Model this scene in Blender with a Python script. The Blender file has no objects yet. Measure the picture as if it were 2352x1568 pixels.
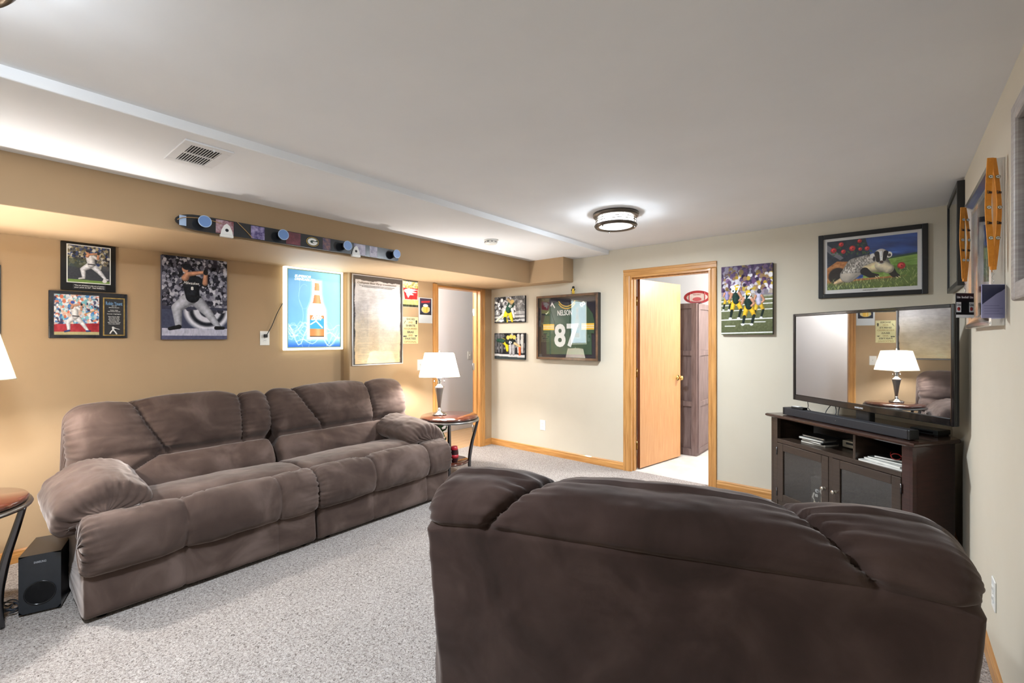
import bpy, bmesh, math, random
import numpy as np
from mathutils import Vector
random.seed(7); RNG = np.random.default_rng(11)
PI = math.pi
scene = bpy.context.scene
COL = scene.collection

# ------------------------------------------------------------------ camera, world, exposure
HC = 1.39
cd = bpy.data.cameras.new('camera'); cam = bpy.data.objects.new('camera', cd); COL.objects.link(cam)
cam.location = (0, 0, HC); cam.rotation_euler = (PI/2, 0, math.radians(39.70))
cd.sensor_width = 36; cd.lens = 1056.0/2352*36; cd.shift_y = (775.85-784)/2352
cd.clip_start = 0.03; cd.clip_end = 60
scene.camera = cam
w = bpy.data.worlds.new('world'); scene.world = w; w.use_nodes = True
w.node_tree.nodes['Background'].inputs[0].default_value = (0.8, 0.85, 0.9, 1)
w.node_tree.nodes['Background'].inputs[1].default_value = 0.15
vs = scene.view_settings
vs.view_transform = 'Standard'; vs.look = 'None'; vs.gamma = 1.0; vs.use_curve_mapping = False
vs.exposure = 0.60
POWER_CEIL = 50.0      # each flush ceiling fixture of the room
POWER_LAMP = 50.0      # each table lamp
POWER_ROOM = 85.0     # unseen lamps added to light the rooms beyond the doors
SIGN_GLOW = 4.2        # backlit sign

# ------------------------------------------------------------------ room numbers
YB = 4.48; XR = 0.32; XW = -4.18; XL = -4.07; YJOG = 2.43
H = 2.33; H2 = 2.287; XSTEP = -2.36; ZS = 2.026; XS = -3.28; YREAR = -1.7
HALLX = -5.08

# ------------------------------------------------------------------ colour + material helpers
def lin(c):
    return tuple(((v/255)/12.92 if v/255 <= 0.04045 else ((v/255+0.055)/1.055)**2.4) for v in c)
MATS = {}
def mat(name, rgb, rough=0.6, metal=0.0, spec=0.5, noise=None, bump=None, sheen=0.0, coat=0.0, emit=None):
    """noise=(scale, rgb2, stretch, detail), bump=(scale, strength, distance, stretch)"""
    if name in MATS: return MATS[name]
    m = bpy.data.materials.new(name); m.use_nodes = True; MATS[name] = m
    nt = m.node_tree; b = nt.nodes['Principled BSDF']
    b.inputs['Base Color'].default_value = (*lin(rgb), 1); b.inputs['Roughness'].default_value = rough
    b.inputs['Metallic'].default_value = metal; b.inputs['Specular IOR Level'].default_value = spec
    b.inputs['Sheen Weight'].default_value = sheen; b.inputs['Coat Weight'].default_value = coat
    if sheen: b.inputs['Sheen Roughness'].default_value = 0.45
    if emit:
        b.inputs['Emission Color'].default_value = (*lin(emit[0]), 1); b.inputs['Emission Strength'].default_value = emit[1]
    if noise or bump: tc = nt.nodes.new('ShaderNodeTexCoord')
    def nz(scale, stretch, detail, rough_=0.55):
        mp = nt.nodes.new('ShaderNodeMapping'); mp.inputs['Scale'].default_value = stretch
        nt.links.new(tc.outputs['Object'], mp.inputs[0])
        n = nt.nodes.new('ShaderNodeTexNoise'); n.inputs['Scale'].default_value = scale
        n.inputs['Detail'].default_value = detail; n.inputs['Roughness'].default_value = rough_
        nt.links.new(mp.outputs[0], n.inputs['Vector']); return n
    if noise:
        n = nz(noise[0], noise[2] if len(noise) > 2 else (1, 1, 1), noise[3] if len(noise) > 3 else 4)
        r = nt.nodes.new('ShaderNodeValToRGB')
        r.color_ramp.elements[0].position = 0.33; r.color_ramp.elements[1].position = 0.68
        r.color_ramp.elements[0].color = (*lin(rgb), 1); r.color_ramp.elements[1].color = (*lin(noise[1]), 1)
        nt.links.new(n.outputs['Fac'], r.inputs[0]); nt.links.new(r.outputs[0], b.inputs['Base Color'])
    if bump:
        n = nz(bump[0], bump[3] if len(bump) > 3 else (1, 1, 1), 3)
        bp = nt.nodes.new('ShaderNodeBump'); bp.inputs['Strength'].default_value = bump[1]; bp.inputs['Distance'].default_value = bump[2]
        nt.links.new(n.outputs['Fac'], bp.inputs['Height']); nt.links.new(bp.outputs[0], b.inputs['Normal'])
    return m
def oak(name, axis, c1=(205, 152, 88), c2=(170, 116, 58), rough=0.38):
    st = [26, 26, 26]; st['xyz'.index(axis)] = 1.6
    return mat(name, c1, rough, noise=(2.2, c2, tuple(st), 6), bump=(3.0, 0.12, 0.002, tuple(st)), coat=0.15)
def glassmat(name, rough=0.0, ior=1.5, tint=(255, 255, 255), gain=1.0):
    if name in MATS: return MATS[name]
    m = bpy.data.materials.new(name); m.use_nodes = True; MATS[name] = m
    nt = m.node_tree; nt.nodes.clear()
    o = nt.nodes.new('ShaderNodeOutputMaterial'); mx = nt.nodes.new('ShaderNodeMixShader')
    t = nt.nodes.new('ShaderNodeBsdfTransparent'); t.inputs[0].default_value = (*lin(tint), 1)
    g = nt.nodes.new('ShaderNodeBsdfGlossy'); g.inputs['Roughness'].default_value = rough
    f = nt.nodes.new('ShaderNodeLayerWeight'); f.inputs[0].default_value = 0.5     # Schlick reflectance, the same from both sides
    p5 = nt.nodes.new('ShaderNodeMath'); p5.operation = 'POWER'; p5.inputs[1].default_value = 5.0
    F0 = ((ior-1)/(ior+1))**2
    mu = nt.nodes.new('ShaderNodeMath'); mu.operation = 'MULTIPLY_ADD'; mu.inputs[1].default_value = (1-F0)*min(1, gain); mu.inputs[2].default_value = F0*gain; mu.use_clamp = True
    nt.links.new(f.outputs['Facing'], p5.inputs[0]); nt.links.new(p5.outputs[0], mu.inputs[0]); nt.links.new(mu.outputs[0], mx.inputs[0])
    nt.links.new(t.outputs[0], mx.inputs[1]); nt.links.new(g.outputs[0], mx.inputs[2]); nt.links.new(mx.outputs[0], o.inputs[0])
    return m
def printmat(name, rough=0.5, emit=0.0, spec=0.3):
    if name in MATS: return MATS[name]
    m = bpy.data.materials.new(name); m.use_nodes = True; MATS[name] = m
    nt = m.node_tree; b = nt.nodes['Principled BSDF']; b.inputs['Roughness'].default_value = rough
    b.inputs['Specular IOR Level'].default_value = spec
    a = nt.nodes.new('ShaderNodeVertexColor'); a.layer_name = 'ink'
    nt.links.new(a.outputs[0], b.inputs['Base Color'])
    if emit:
        nt.links.new(a.outputs[0], b.inputs['Emission Color']); b.inputs['Emission Strength'].default_value = emit
    return m

# ------------------------------------------------------------------ object helpers
def tag(o, label=None, cat=None, group=None, kind=None):
    if label: o['label'] = label
    if cat: o['category'] = cat
    if group: o['group'] = group
    if kind: o['kind'] = kind
    return o
def thing(name, label, cat, loc=(0, 0, 0), rz=0.0, group=None):
    o = bpy.data.objects.new(name, None); COL.objects.link(o)
    o.location = loc; o.rotation_euler = (0, 0, rz); o.empty_display_size = 0.05
    return tag(o, label, cat, group)
def mesh_obj(name, verts, faces, m, parent=None, smooth=False, loc=None):
    me = bpy.data.meshes.new(name); me.from_pydata([tuple(map(float, v)) for v in verts], [], faces)
    if smooth: me.polygons.foreach_set('use_smooth', [True]*len(me.polygons))
    me.materials.append(m); me.update()
    o = bpy.data.objects.new(name, me); COL.objects.link(o)
    if parent: o.parent = parent
    if loc: o.location = loc
    return o
def copy_tree(o, parent=None, label=None):
    c = o.copy(); COL.objects.link(c); c.parent = parent
    if label: c['label'] = label
    for ch in list(o.children): copy_tree(ch, c)
    return c

class MB:
    def __init__(s): s.v = []; s.f = []; s.sm = []
    def add(s, v, f, smooth=False):
        b = len(s.v); s.v += [tuple(p) for p in v]; s.f += [tuple(i+b for i in q) for q in f]; s.sm += [smooth]*len(f); return s
    def box(s, x0, x1, y0, y1, z0, z1, bev=0.0):
        if x0 > x1: x0, x1 = x1, x0
        if y0 > y1: y0, y1 = y1, y0
        if z0 > z1: z0, z1 = z1, z0
        if bev <= 0:
            v = [(x, y, z) for z in (z0, z1) for y in (y0, y1) for x in (x0, x1)]
            return s.add(v, [(0, 2, 3, 1), (4, 5, 7, 6), (0, 1, 5, 4), (2, 6, 7, 3), (0, 4, 6, 2), (1, 3, 7, 5)])
        bm = bmesh.new(); bmesh.ops.create_cube(bm, size=1)
        for q in bm.verts: q.co = Vector(((x0+x1)/2+q.co.x*(x1-x0), (y0+y1)/2+q.co.y*(y1-y0), (z0+z1)/2+q.co.z*(z1-z0)))
        bev = min(bev, 0.45*min(x1-x0, y1-y0, z1-z0))
        bmesh.ops.bevel(bm, geom=list(bm.edges), offset=bev, segments=2, affect='EDGES', profile=0.5)
        bm.verts.index_update(); v = [tuple(q.co) for q in bm.verts]; f = [[q.index for q in p.verts] for p in bm.faces]; bm.free()
        return s.add(v, f)
    def prism(s, poly, a, b, axes='xzy', smooth=False):
        """poly in the first two axes, extruded a..b on the third"""
        i, j, k = ['xyz'.index(c) for c in axes]; n = len(poly); v = []
        for t in (a, b):
            for p in poly:
                q = [0, 0, 0]; q[i] = p[0]; q[j] = p[1]; q[k] = t; v.append(q)
        return s.add(v, [tuple(range(n))[::-1], tuple(range(n, 2*n))]+[(q, (q+1) % n, n+(q+1) % n, n+q) for q in range(n)], smooth)
    def lathe(s, prof, n=24, org=(0, 0, 0), axis='z', smooth=True):
        v = []; f = []; m = len(prof)
        for r, h in prof:
            for k in range(n):
                a = 2*PI*k/n; x, y = r*math.cos(a), r*math.sin(a)
                p = {'z': (x, y, h), 'x': (h, x, y), 'y': (y, h, x)}[axis]
                v.append((p[0]+org[0], p[1]+org[1], p[2]+org[2]))
        for i in range(m-1):
            for k in range(n): f.append((i*n+k, i*n+(k+1) % n, (i+1)*n+(k+1) % n, (i+1)*n+k))
        s.add(v, f, smooth)
        b = len(s.v)-len(v)
        if prof[0][0] > 1e-5: s.f.append(tuple(b+k for k in range(n))[::-1]); s.sm.append(False)
        if prof[-1][0] > 1e-5: s.f.append(tuple(b+(m-1)*n+k for k in range(n))); s.sm.append(False)
        return s
    def tube(s, path, r, n=8, flat=1.0, up=(0, 0, 1), cap=True):
        P = [Vector(p) for p in path]; v = []; f = []; rs = r if hasattr(r, '__len__') else [r]*len(P)
        for i, p in enumerate(P):
            t = (P[min(i+1, len(P)-1)]-P[max(i-1, 0)]).normalized(); u = Vector(up)
            if abs(t.dot(u)) > 0.95: u = Vector((1, 0, 0)) if abs(t.x) < 0.9 else Vector((0, 1, 0))
            a = t.cross(u).normalized(); b = a.cross(t).normalized()
            for k in range(n):
                q = 2*PI*k/n; v.append(p+a*math.cos(q)*rs[i]+b*math.sin(q)*rs[i]*flat)
        for i in range(len(P)-1):
            for k in range(n): f.append((i*n+k, i*n+(k+1) % n, (i+1)*n+(k+1) % n, (i+1)*n+k))
        s.add(v, f, True)
        if cap:
            b = len(s.v)-len(v); s.f += [tuple(b+k for k in range(n))[::-1], tuple(b+(len(P)-1)*n+k for k in range(n))]; s.sm += [False, False]
        return s
    def build(s, name, m, parent=None, loc=None, rz=None):
        o = mesh_obj(name, s.v, s.f, m, parent, loc=loc); o.data.polygons.foreach_set('use_smooth', s.sm)
        bm = bmesh.new(); bm.from_mesh(o.data); bmesh.ops.recalc_face_normals(bm, faces=bm.faces); bm.to_mesh(o.data); bm.free()
        if rz is not None: o.rotation_euler = (0, 0, rz)
        return o
def struct(name, mb, m, parent=None):
    o = mb.build(name, m, parent)
    if parent is None: o['kind'] = 'structure'
    return o
def curve_pts(pts, n=8):
    P = [np.array(p, float) for p in pts]; out = []
    for i in range(len(P)-1):
        p0, p1, p2, p3 = P[max(i-1, 0)], P[i], P[i+1], P[min(i+2, len(P)-1)]
        for k in range(n):
            t = k/n; out.append(0.5*((2*p1)+(p2-p0)*t+(2*p0-5*p1+4*p2-p3)*t*t+(3*p1-p0-3*p2+p3)*t**3))
    out.append(P[-1]); return [tuple(q) for q in out]
_TXT = {}
def text_mesh(txt, size, shear=0.0, bold=0.0, wscale=1.0):
    k = (txt, size, shear, bold, wscale)
    if k in _TXT: return _TXT[k]
    cu = bpy.data.curves.new('t', 'FONT'); cu.body = txt; cu.size = size; cu.align_x = 'CENTER'; cu.align_y = 'CENTER'
    cu.shear = shear; cu.offset = bold; cu.extrude = 0.0006; cu.resolution_u = 3
    o = bpy.data.objects.new('t', cu); COL.objects.link(o)
    me = bpy.data.meshes.new_from_object(o.evaluated_get(bpy.context.evaluated_depsgraph_get()))
    bpy.data.objects.remove(o); bpy.data.curves.remove(cu)
    n = len(me.vertices); co = np.empty(n*3); me.vertices.foreach_get('co', co); co = co.reshape(-1, 3)
    v = np.stack([co[:, 0]*wscale, -co[:, 2], co[:, 1]], 1)   # upright in local x/z, facing -y
    f = [tuple(p.vertices) for p in me.polygons]; bpy.data.meshes.remove(me)
    _TXT[k] = (v, f); return _TXT[k]
def text(name, txt, size, m, parent, x, z, y, shear=0.0, bold=0.0, wscale=1.0, roty=0.0, width=None, height=None):
    v, f = text_mesh(txt, size, shear, bold, wscale); v = v.copy()
    if width: v[:, 0] *= width/max(1e-6, np.ptp(v[:, 0]))
    if height: v[:, 2] *= height/max(1e-6, np.ptp(v[:, 2]))
    v[:, 0] -= (v[:, 0].max()+v[:, 0].min())/2; v[:, 2] -= (v[:, 2].max()+v[:, 2].min())/2
    c, s_ = math.cos(roty), math.sin(roty)
    v = np.stack([v[:, 0]*c+v[:, 2]*s_+x, v[:, 1]+y, -v[:, 0]*s_+v[:, 2]*c+z], 1)
    return mesh_obj(name, v, f, m, parent)

# ------------------------------------------------------------------ value noise
def vnoise(x, y, seed=0):
    x = np.asarray(x, float); y = np.asarray(y, float)
    xi = np.floor(x).astype(np.int64); yi = np.floor(y).astype(np.int64); fx = x-xi; fy = y-yi
    def h(a, b):
        n = (a*374761393+b*668265263+seed*1442695041) & 0xffffffff
        n = ((n ^ (n >> 13))*1274126177) & 0xffffffff
        return ((n ^ (n >> 16)) & 0xffff)/65535.0
    ux = fx*fx*(3-2*fx); uy = fy*fy*(3-2*fy)
    return (h(xi, yi)*(1-ux)+h(xi+1, yi)*ux)*(1-uy)+(h(xi, yi+1)*(1-ux)+h(xi+1, yi+1)*ux)*uy
def fbm(x, y, seed=0, o=4):
    a = 0; s_ = 0.5; t = 0
    for k in range(o): a = a+s_*vnoise(x*2**k, y*2**k, seed+k); t += s_; s_ *= 0.5
    return a/t

# ------------------------------------------------------------------ painter for flat prints (colours only, drawn on a fine grid)
class Paint:
    def __init__(s, w_, h_, bg=(128, 128, 128)):
        s.w, s.h = w_, h_; s.a = np.zeros((h_, w_, 3)); s.a[:] = bg
        s.X, s.Y = np.meshgrid((np.arange(w_)+0.5)/w_, (np.arange(h_)+0.5)/h_); s.ar = h_/w_
    def mix(s, mask, col, al=1.0):
        m_ = (mask*al)[..., None]; s.a = s.a*(1-m_)+np.array(col, float)*m_; return s
    def grad(s, y0, y1, c0, c1):
        t = np.clip((s.Y-y0)/(y1-y0), 0, 1)[..., None]; reg = ((s.Y >= y0) & (s.Y <= y1))[..., None]
        s.a = np.where(reg, np.array(c0)*(1-t)+np.array(c1)*t, s.a); return s
    def poly(s, pts, col, al=1.0):
        inside = np.zeros((s.h, s.w), bool); n = len(pts)
        for i in range(n):
            x1, y1 = pts[i]; x2, y2 = pts[(i+1) % n]
            if y1 == y2: continue
            c = (s.Y > min(y1, y2)) & (s.Y <= max(y1, y2)) & (s.X < (x2-x1)*(s.Y-y1)/(y2-y1)+x1); inside ^= c
        return s.mix(inside.astype(float), col, al)
    def ell(s, cx, cy, rx, ry, col, al=1.0, ang=0.0):
        j0 = max(0, int((cx-1.5*max(rx, ry*s.ar))*s.w)); j1 = min(s.w, int((cx+1.5*max(rx, ry*s.ar))*s.w)+2)
        i0 = max(0, int((cy-1.5*max(ry, rx/s.ar))*s.h)); i1 = min(s.h, int((cy+1.5*max(ry, rx/s.ar))*s.h)+2)
        if j1 <= j0 or i1 <= i0: return s
        X = s.X[i0:i1, j0:j1]-cx; Y = (s.Y[i0:i1, j0:j1]-cy)*s.ar; c, q = math.cos(ang), math.sin(ang)
        d = ((X*c+Y*q)/rx)**2+((-X*q+Y*c)/(ry*s.ar))**2
        m_ = (np.clip((1.15-d)/0.3, 0, 1)*al)[..., None]; s.a[i0:i1, j0:j1] = s.a[i0:i1, j0:j1]*(1-m_)+np.array(col, float)*m_; return s
    def line(s, pts, wd, col, al=1.0):
        m_ = np.zeros((s.h, s.w))
        for (x1, y1), (x2, y2) in zip(pts[:-1], pts[1:]):
            dx, dy = x2-x1, (y2-y1)*s.ar; L = dx*dx+dy*dy+1e-12
            t = np.clip(((s.X-x1)*dx+(s.Y-y1)*s.ar*dy)/L, 0, 1)
            d = np.hypot(s.X-x1-t*dx, (s.Y-y1)*s.ar-t*dy); m_ = np.maximum(m_, np.clip((wd-d)*s.w+0.5, 0, 1))
        return s.mix(m_, col, al)
    def limb(s, pts, wds, col):
        m_ = np.zeros((s.h, s.w))
        for k, ((x1, y1), (x2, y2)) in enumerate(zip(pts[:-1], pts[1:])):
            dx, dy = x2-x1, (y2-y1)*s.ar; L = dx*dx+dy*dy+1e-12
            t = np.clip(((s.X-x1)*dx+(s.Y-y1)*s.ar*dy)/L, 0, 1)
            d = np.hypot(s.X-x1-t*dx, (s.Y-y1)*s.ar-t*dy); m_ = np.maximum(m_, np.clip((wds[k]*(1-t)+wds[k+1]*t-d)*s.w+0.5, 0, 1))
        sh = 0.84+0.32*fbm(s.X*22, s.Y*22*s.ar, 5)
        core = np.zeros((s.h, s.w))
        for k, ((x1, y1), (x2, y2)) in enumerate(zip(pts[:-1], pts[1:])):
            dx, dy = x2-x1, (y2-y1)*s.ar; L = dx*dx+dy*dy+1e-12
            t = np.clip(((s.X-x1)*dx+(s.Y-y1)*s.ar*dy)/L, 0, 1); wd = wds[k]*(1-t)+wds[k+1]*t
            core = np.maximum(core, 1-np.hypot(s.X-x1-t*dx+0.25*wd, (s.Y-y1)*s.ar-t*dy+0.2*wd)/wd)
        sh = sh*(0.62+0.48*np.clip(core, 0, 1)**0.6)
        m3 = m_[..., None]; s.a = s.a*(1-m3)+(np.array(col, float)*sh[..., None]).clip(0, 255)*m3; return s
    def noise(s, amp, sx, sy, seed=0, mask=None, o=4):
        n = (fbm(s.X*sx, s.Y*sy*s.ar, seed, o)-0.5)*2*amp
        if mask is not None: n = n*mask
        s.a = np.clip(s.a+n[..., None], 0, 255); return s
    def crowd(s, x0, x1, y0, y1, pal, n, r, seed=1):
        g = random.Random(seed)
        for k in range(n):
            y = y0+(y1-y0)*(k/n); x = g.uniform(x0, x1); c = g.choice(pal); q = r*g.uniform(0.6, 1.3); j = g.uniform(-18, 18)
            c2 = g.choice(pal)
            s.ell(x, y+q*1.9/s.ar, q*1.5, q*1.5/s.ar, [max(0, min(255, v+j)) for v in c2], 0.9)
            s.ell(x, y, q*0.75, q*0.9/s.ar, [max(0, min(255, v+j)) for v in c], 0.95)
        return s
def picture(name, p, x0, x1, z0, z1, y, m, parent):
    h_, w_ = p.h, p.w; a = np.clip(p.a, 0, 255)/255.0
    a = np.where(a <= 0.04045, a/12.92, ((a+0.055)/1.055)**2.4)
    X, Z = np.meshgrid(np.linspace(x0, x1, w_), np.linspace(z1, z0, h_))
    co = np.stack([X, np.full_like(X, y), Z], -1).reshape(-1, 3)
    i = np.arange(h_*w_).reshape(h_, w_)
    q = np.stack([i[1:, :-1], i[1:, 1:], i[:-1, 1:], i[:-1, :-1]], -1).reshape(-1, 4)
    me = bpy.data.meshes.new(name); me.vertices.add(len(co)); me.vertices.foreach_set('co', co.ravel())
    nf = len(q); me.loops.add(nf*4); me.loops.foreach_set('vertex_index', q.ravel().astype(np.int32))
    me.polygons.add(nf); me.polygons.foreach_set('loop_start', np.arange(nf, dtype=np.int32)*4)
    me.update(calc_edges=True); me.validate()
    ca = me.color_attributes.new('ink', 'FLOAT_COLOR', 'POINT')
    ca.data.foreach_set('color', np.concatenate([a.reshape(-1, 3), np.ones((h_*w_, 1))], 1).ravel())
    me.materials.append(m); o = bpy.data.objects.new(name, me); COL.objects.link(o); o.parent = parent; return o

# ------------------------------------------------------------------ shared materials
M_BEIGE = mat('beige_wall_paint', (206, 198, 181), 0.75, spec=0.2, noise=(1.3, (201, 192, 174)), bump=(160, 0.04, 0.002))
M_TAN = mat('tan_wall_paint', (173, 147, 115), 0.7, spec=0.25, noise=(1.2, (169, 143, 111)), bump=(160, 0.04, 0.002))
M_CEIL = mat('ceiling_paint', (234, 235, 237), 0.8, spec=0.15, noise=(2.5, (230, 231, 233)), bump=(120, 0.03, 0.002))
M_WHITEWALL = mat('white_wall_paint', (226, 227, 229), 0.75, spec=0.2)
M_PLASTIC = mat('white_plastic', (232, 231, 226), 0.35)
OAKZ = oak('oak_vertical_grain', 'z'); OAKX = oak('oak_grain_along_x', 'x'); OAKY = oak('oak_grain_along_y', 'y')
OAKDARK = mat('dark_oak_edge', (112, 62, 36), 0.45, noise=(3, (86, 46, 26), (20, 20, 2)))
M_SLAB = oak('oak_veneer_door', 'z', (206, 154, 102), (190, 134, 82), 0.35)
M_BRASS = mat('brass', (206, 178, 110), 0.25, metal=1.0)
M_CHROME = mat('chrome', (225, 226, 228), 0.12, metal=1.0)
M_STEEL = mat('brushed_steel', (150, 148, 145), 0.32, metal=1.0)
M_BLACK = mat('black_lacquer', (22, 22, 24), 0.35)
M_BLACKPL = mat('black_plastic', (18, 19, 21), 0.42)
M_PRINT = printmat('printed_photo', 0.55); M_CANVAS = printmat('printed_canvas', 0.8, spec=0.15)
M_GLASS = glassmat('picture_glass', 0.0, 1.5)
M_INKW = mat('white_ink', (236, 236, 234), 0.6); M_INKB = mat('black_ink', (26, 26, 28), 0.6)

def carpet_mat():
    m = bpy.data.materials.new('speckled_carpet'); m.use_nodes = True; nt = m.node_tree; b = nt.nodes['Principled BSDF']
    b.inputs['Roughness'].default_value = 0.95; b.inputs['Specular IOR Level'].default_value = 0.05
    tc = nt.nodes.new('ShaderNodeTexCoord')
    def N(sc, det, dist=0.0):
        n = nt.nodes.new('ShaderNodeTexNoise'); n.inputs['Scale'].default_value = sc; n.inputs['Detail'].default_value = det
        n.inputs['Distortion'].default_value = dist; nt.links.new(tc.outputs['Object'], n.inputs['Vector']); return n
    n1 = N(105, 3, 1.2); n2 = N(3.0, 3); n3 = N(240, 2, 0.6)
    r = nt.nodes.new('ShaderNodeValToRGB'); e = r.color_ramp.elements
    e[0].position = 0.33; e[0].color = (*lin((78, 70, 66)), 1); e[1].position = 0.62; e[1].color = (*lin((197, 191, 187)), 1)  # dark flecks, which also paint shade into the gaps of the pile
    k = r.color_ramp.elements.new(0.45); k.color = (*lin((156, 148, 143)), 1)
    a = nt.nodes.new('ShaderNodeMath'); a.operation = 'MULTIPLY_ADD'; a.inputs[1].default_value = 0.3
    s_ = nt.nodes.new('ShaderNodeMath'); s_.operation = 'MULTIPLY'; s_.inputs[1].default_value = 0.7
    nt.links.new(n1.outputs['Fac'], s_.inputs[0]); nt.links.new(n3.outputs['Fac'], a.inputs[0]); nt.links.new(s_.outputs[0], a.inputs[2])
    nt.links.new(a.outputs[0], r.inputs[0])
    mx = nt.nodes.new('ShaderNodeMixRGB'); mx.blend_type = 'MULTIPLY'; mx.inputs[0].default_value = 0.5
    r2 = nt.nodes.new('ShaderNodeValToRGB'); r2.color_ramp.elements[0].position = 0.3; r2.color_ramp.elements[1].position = 0.7
    r2.color_ramp.elements[0].color = (0.82, 0.81, 0.80, 1); r2.color_ramp.elements[1].color = (1, 1, 1, 1)
    nt.links.new(n2.outputs['Fac'], r2.inputs[0]); nt.links.new(r.outputs[0], mx.inputs[1]); nt.links.new(r2.outputs[0], mx.inputs[2])
    nt.links.new(mx.outputs[0], b.inputs['Base Color'])
    bp = nt.nodes.new('ShaderNodeBump'); bp.inputs['Strength'].default_value = 0.9; bp.inputs['Distance'].default_value = 0.012
    nt.links.new(a.outputs[0], bp.inputs['Height']); nt.links.new(bp.outputs[0], b.inputs['Normal'])
    return m
M_CARPET = carpet_mat()

# ------------------------------------------------------------------ room shell
struct('floor', MB().box(XW-0.02, XR+0.1, YREAR-0.1, YB+0.05, -0.1, 0), M_CARPET)
struct('ceiling', MB().box(XSTEP, XR+0.1, YREAR-0.1, YB, H, H+0.1), M_CEIL)
struct('ceiling_lowered', MB().box(XW-0.1, XSTEP, YREAR-0.1, YB, H2, H+0.1, 0.006), M_CEIL)
D1A, D1B, D1T = 3.54, 4.28, 2.00      # doorway in the left wall
struct('wall_left', MB().box(XW-0.12, XW, YREAR, YJOG+0.01, 0, H2).box(XW-0.06, XL, YJOG, D1A, 0, H2, 0.008)
       .box(XL-0.13, XL, D1A, D1B, D1T, H2).box(XL-0.13, XL, D1B, YB, 0, H2), M_TAN)
D2A, D2B, D2T = -2.118, -1.314, 2.035  # doorway in the back wall
struct('wall_back', MB().box(XL-0.13, D2A, YB, YB+0.12, 0, H+0.1).box(D2A, D2B, YB, YB+0.12, D2T, H+0.1)
       .box(D2B, XR+0.1, YB, YB+0.12, 0, H+0.1), M_BEIGE)
struct('wall_right', MB().box(XR, XR+0.1, YREAR, YB, 0, H+0.1), M_BEIGE)
struct('wall_rear', MB().box(XW, XR, YREAR-0.1, YREAR, 0, H+0.1), M_BEIGE)
struct('soffit', MB().box(XW, XS, YREAR, 4.272, ZS, H2+0.02, 0.006), M_TAN)
struct('soffit_corner', MB().box(XW, -2.81, 4.272, YB, ZS-0.002, H2+0.02, 0.006), M_TAN)

# hall beyond the left doorway
struct('floor_hall', MB().box(HALLX-0.1, XW-0.02, 2.9, 6.6, -0.1, -0.012), mat('plank_joint', (120, 90, 62), 0.7))
FH = bpy.data.objects['floor_hall']
M_PLANK = mat('light_oak_plank', (206, 172, 132), 0.4, noise=(2.5, (184, 146, 104), (30, 1.5, 1), 5), coat=0.1)
pm = MB().box(-0.0617, 0.0617, -0.6, 0.6, -0.012, 0, 0.002).build('plank', M_PLANK, FH)
first = True
for i in range(7):
    for j in range(4):
        o = pm if first else pm.copy()
        if not first: COL.objects.link(o); o.parent = FH
        first = False; o.location = (HALLX+0.0635+i*0.1255, 3.0+j*1.203+(i % 3)*0.31, 0)
struct('wall_hall', MB().box(HALLX-0.1, HALLX, 2.9, 6.7, 0, 2.4).box(HALLX, XL-0.13, 2.8, 2.9, 0, 2.4)
       .box(HALLX, -3.4, 6.6, 6.7, 0, 2.4), M_WHITEWALL)
struct('ceiling_hall', MB().box(HALLX, XL-0.13, 2.9, 6.6, 2.3, 2.4), M_CEIL)
struct('baseboard_hall', MB().box(HALLX, HALLX+0.014, 2.9, 6.6, 0, 0.085, 0.004), M_WHITEWALL)
# storage room beyond the back doorway
struct('floor_storage', MB().box(-3.3, 0.6, YB+0.05, 6.6, -0.1, -0.002),
       mat('pale_floor', (214, 209, 204), 0.6, noise=(5, (196, 190, 184)), bump=(60, 0.1, 0.003)))
struct('wall_storage', MB().box(-3.4, -3.3, YB+0.12, 6.7, 0, 2.45).box(-3.3, 0.6, 6.6, 6.7, 0, 2.45)
       .box(0.6, 0.7, YB+0.12, 6.7, 0, 2.45), M_WHITEWALL)
struct('ceiling_storage', MB().box(-3.3, 0.6, YB+0.12, 6.6, 2.36, 2.45), M_CEIL)

# baseboards
def bb_poly(): return [(0, 0), (-0.012, 0), (-0.012, 0.05), (-0.009, 0.06), (-0.009, 0.07), (-0.004, 0.08), (0, 0.08)]
def bb(name, segs, m):
    b_ = MB()
    for kind, at, a, c in segs:
        P = bb_poly()
        if kind == 'L': b_.prism([(at-p[0], p[1]) for p in P], a, c, 'xzy')
        if kind == 'R': b_.prism([(at+p[0], p[1]) for p in P], a, c, 'xzy')
        if kind == 'B': b_.prism([(at+p[0], p[1]) for p in P], a, c, 'yzx')
    struct(name, b_, m)
bb('baseboard_left', [('L', XW, YREAR, YJOG), ('L', XL, YJOG, D1A-0.062), ('L', XL, D1B+0.062, YB-0.012)], OAKY)
bb('baseboard_back', [('B', YB, XL, D2A-0.07), ('B', YB, D2B+0.056, XR)], OAKX)
bb('baseboard_right', [('R', XR, YREAR, YB-0.012)], OAKY)

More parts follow.
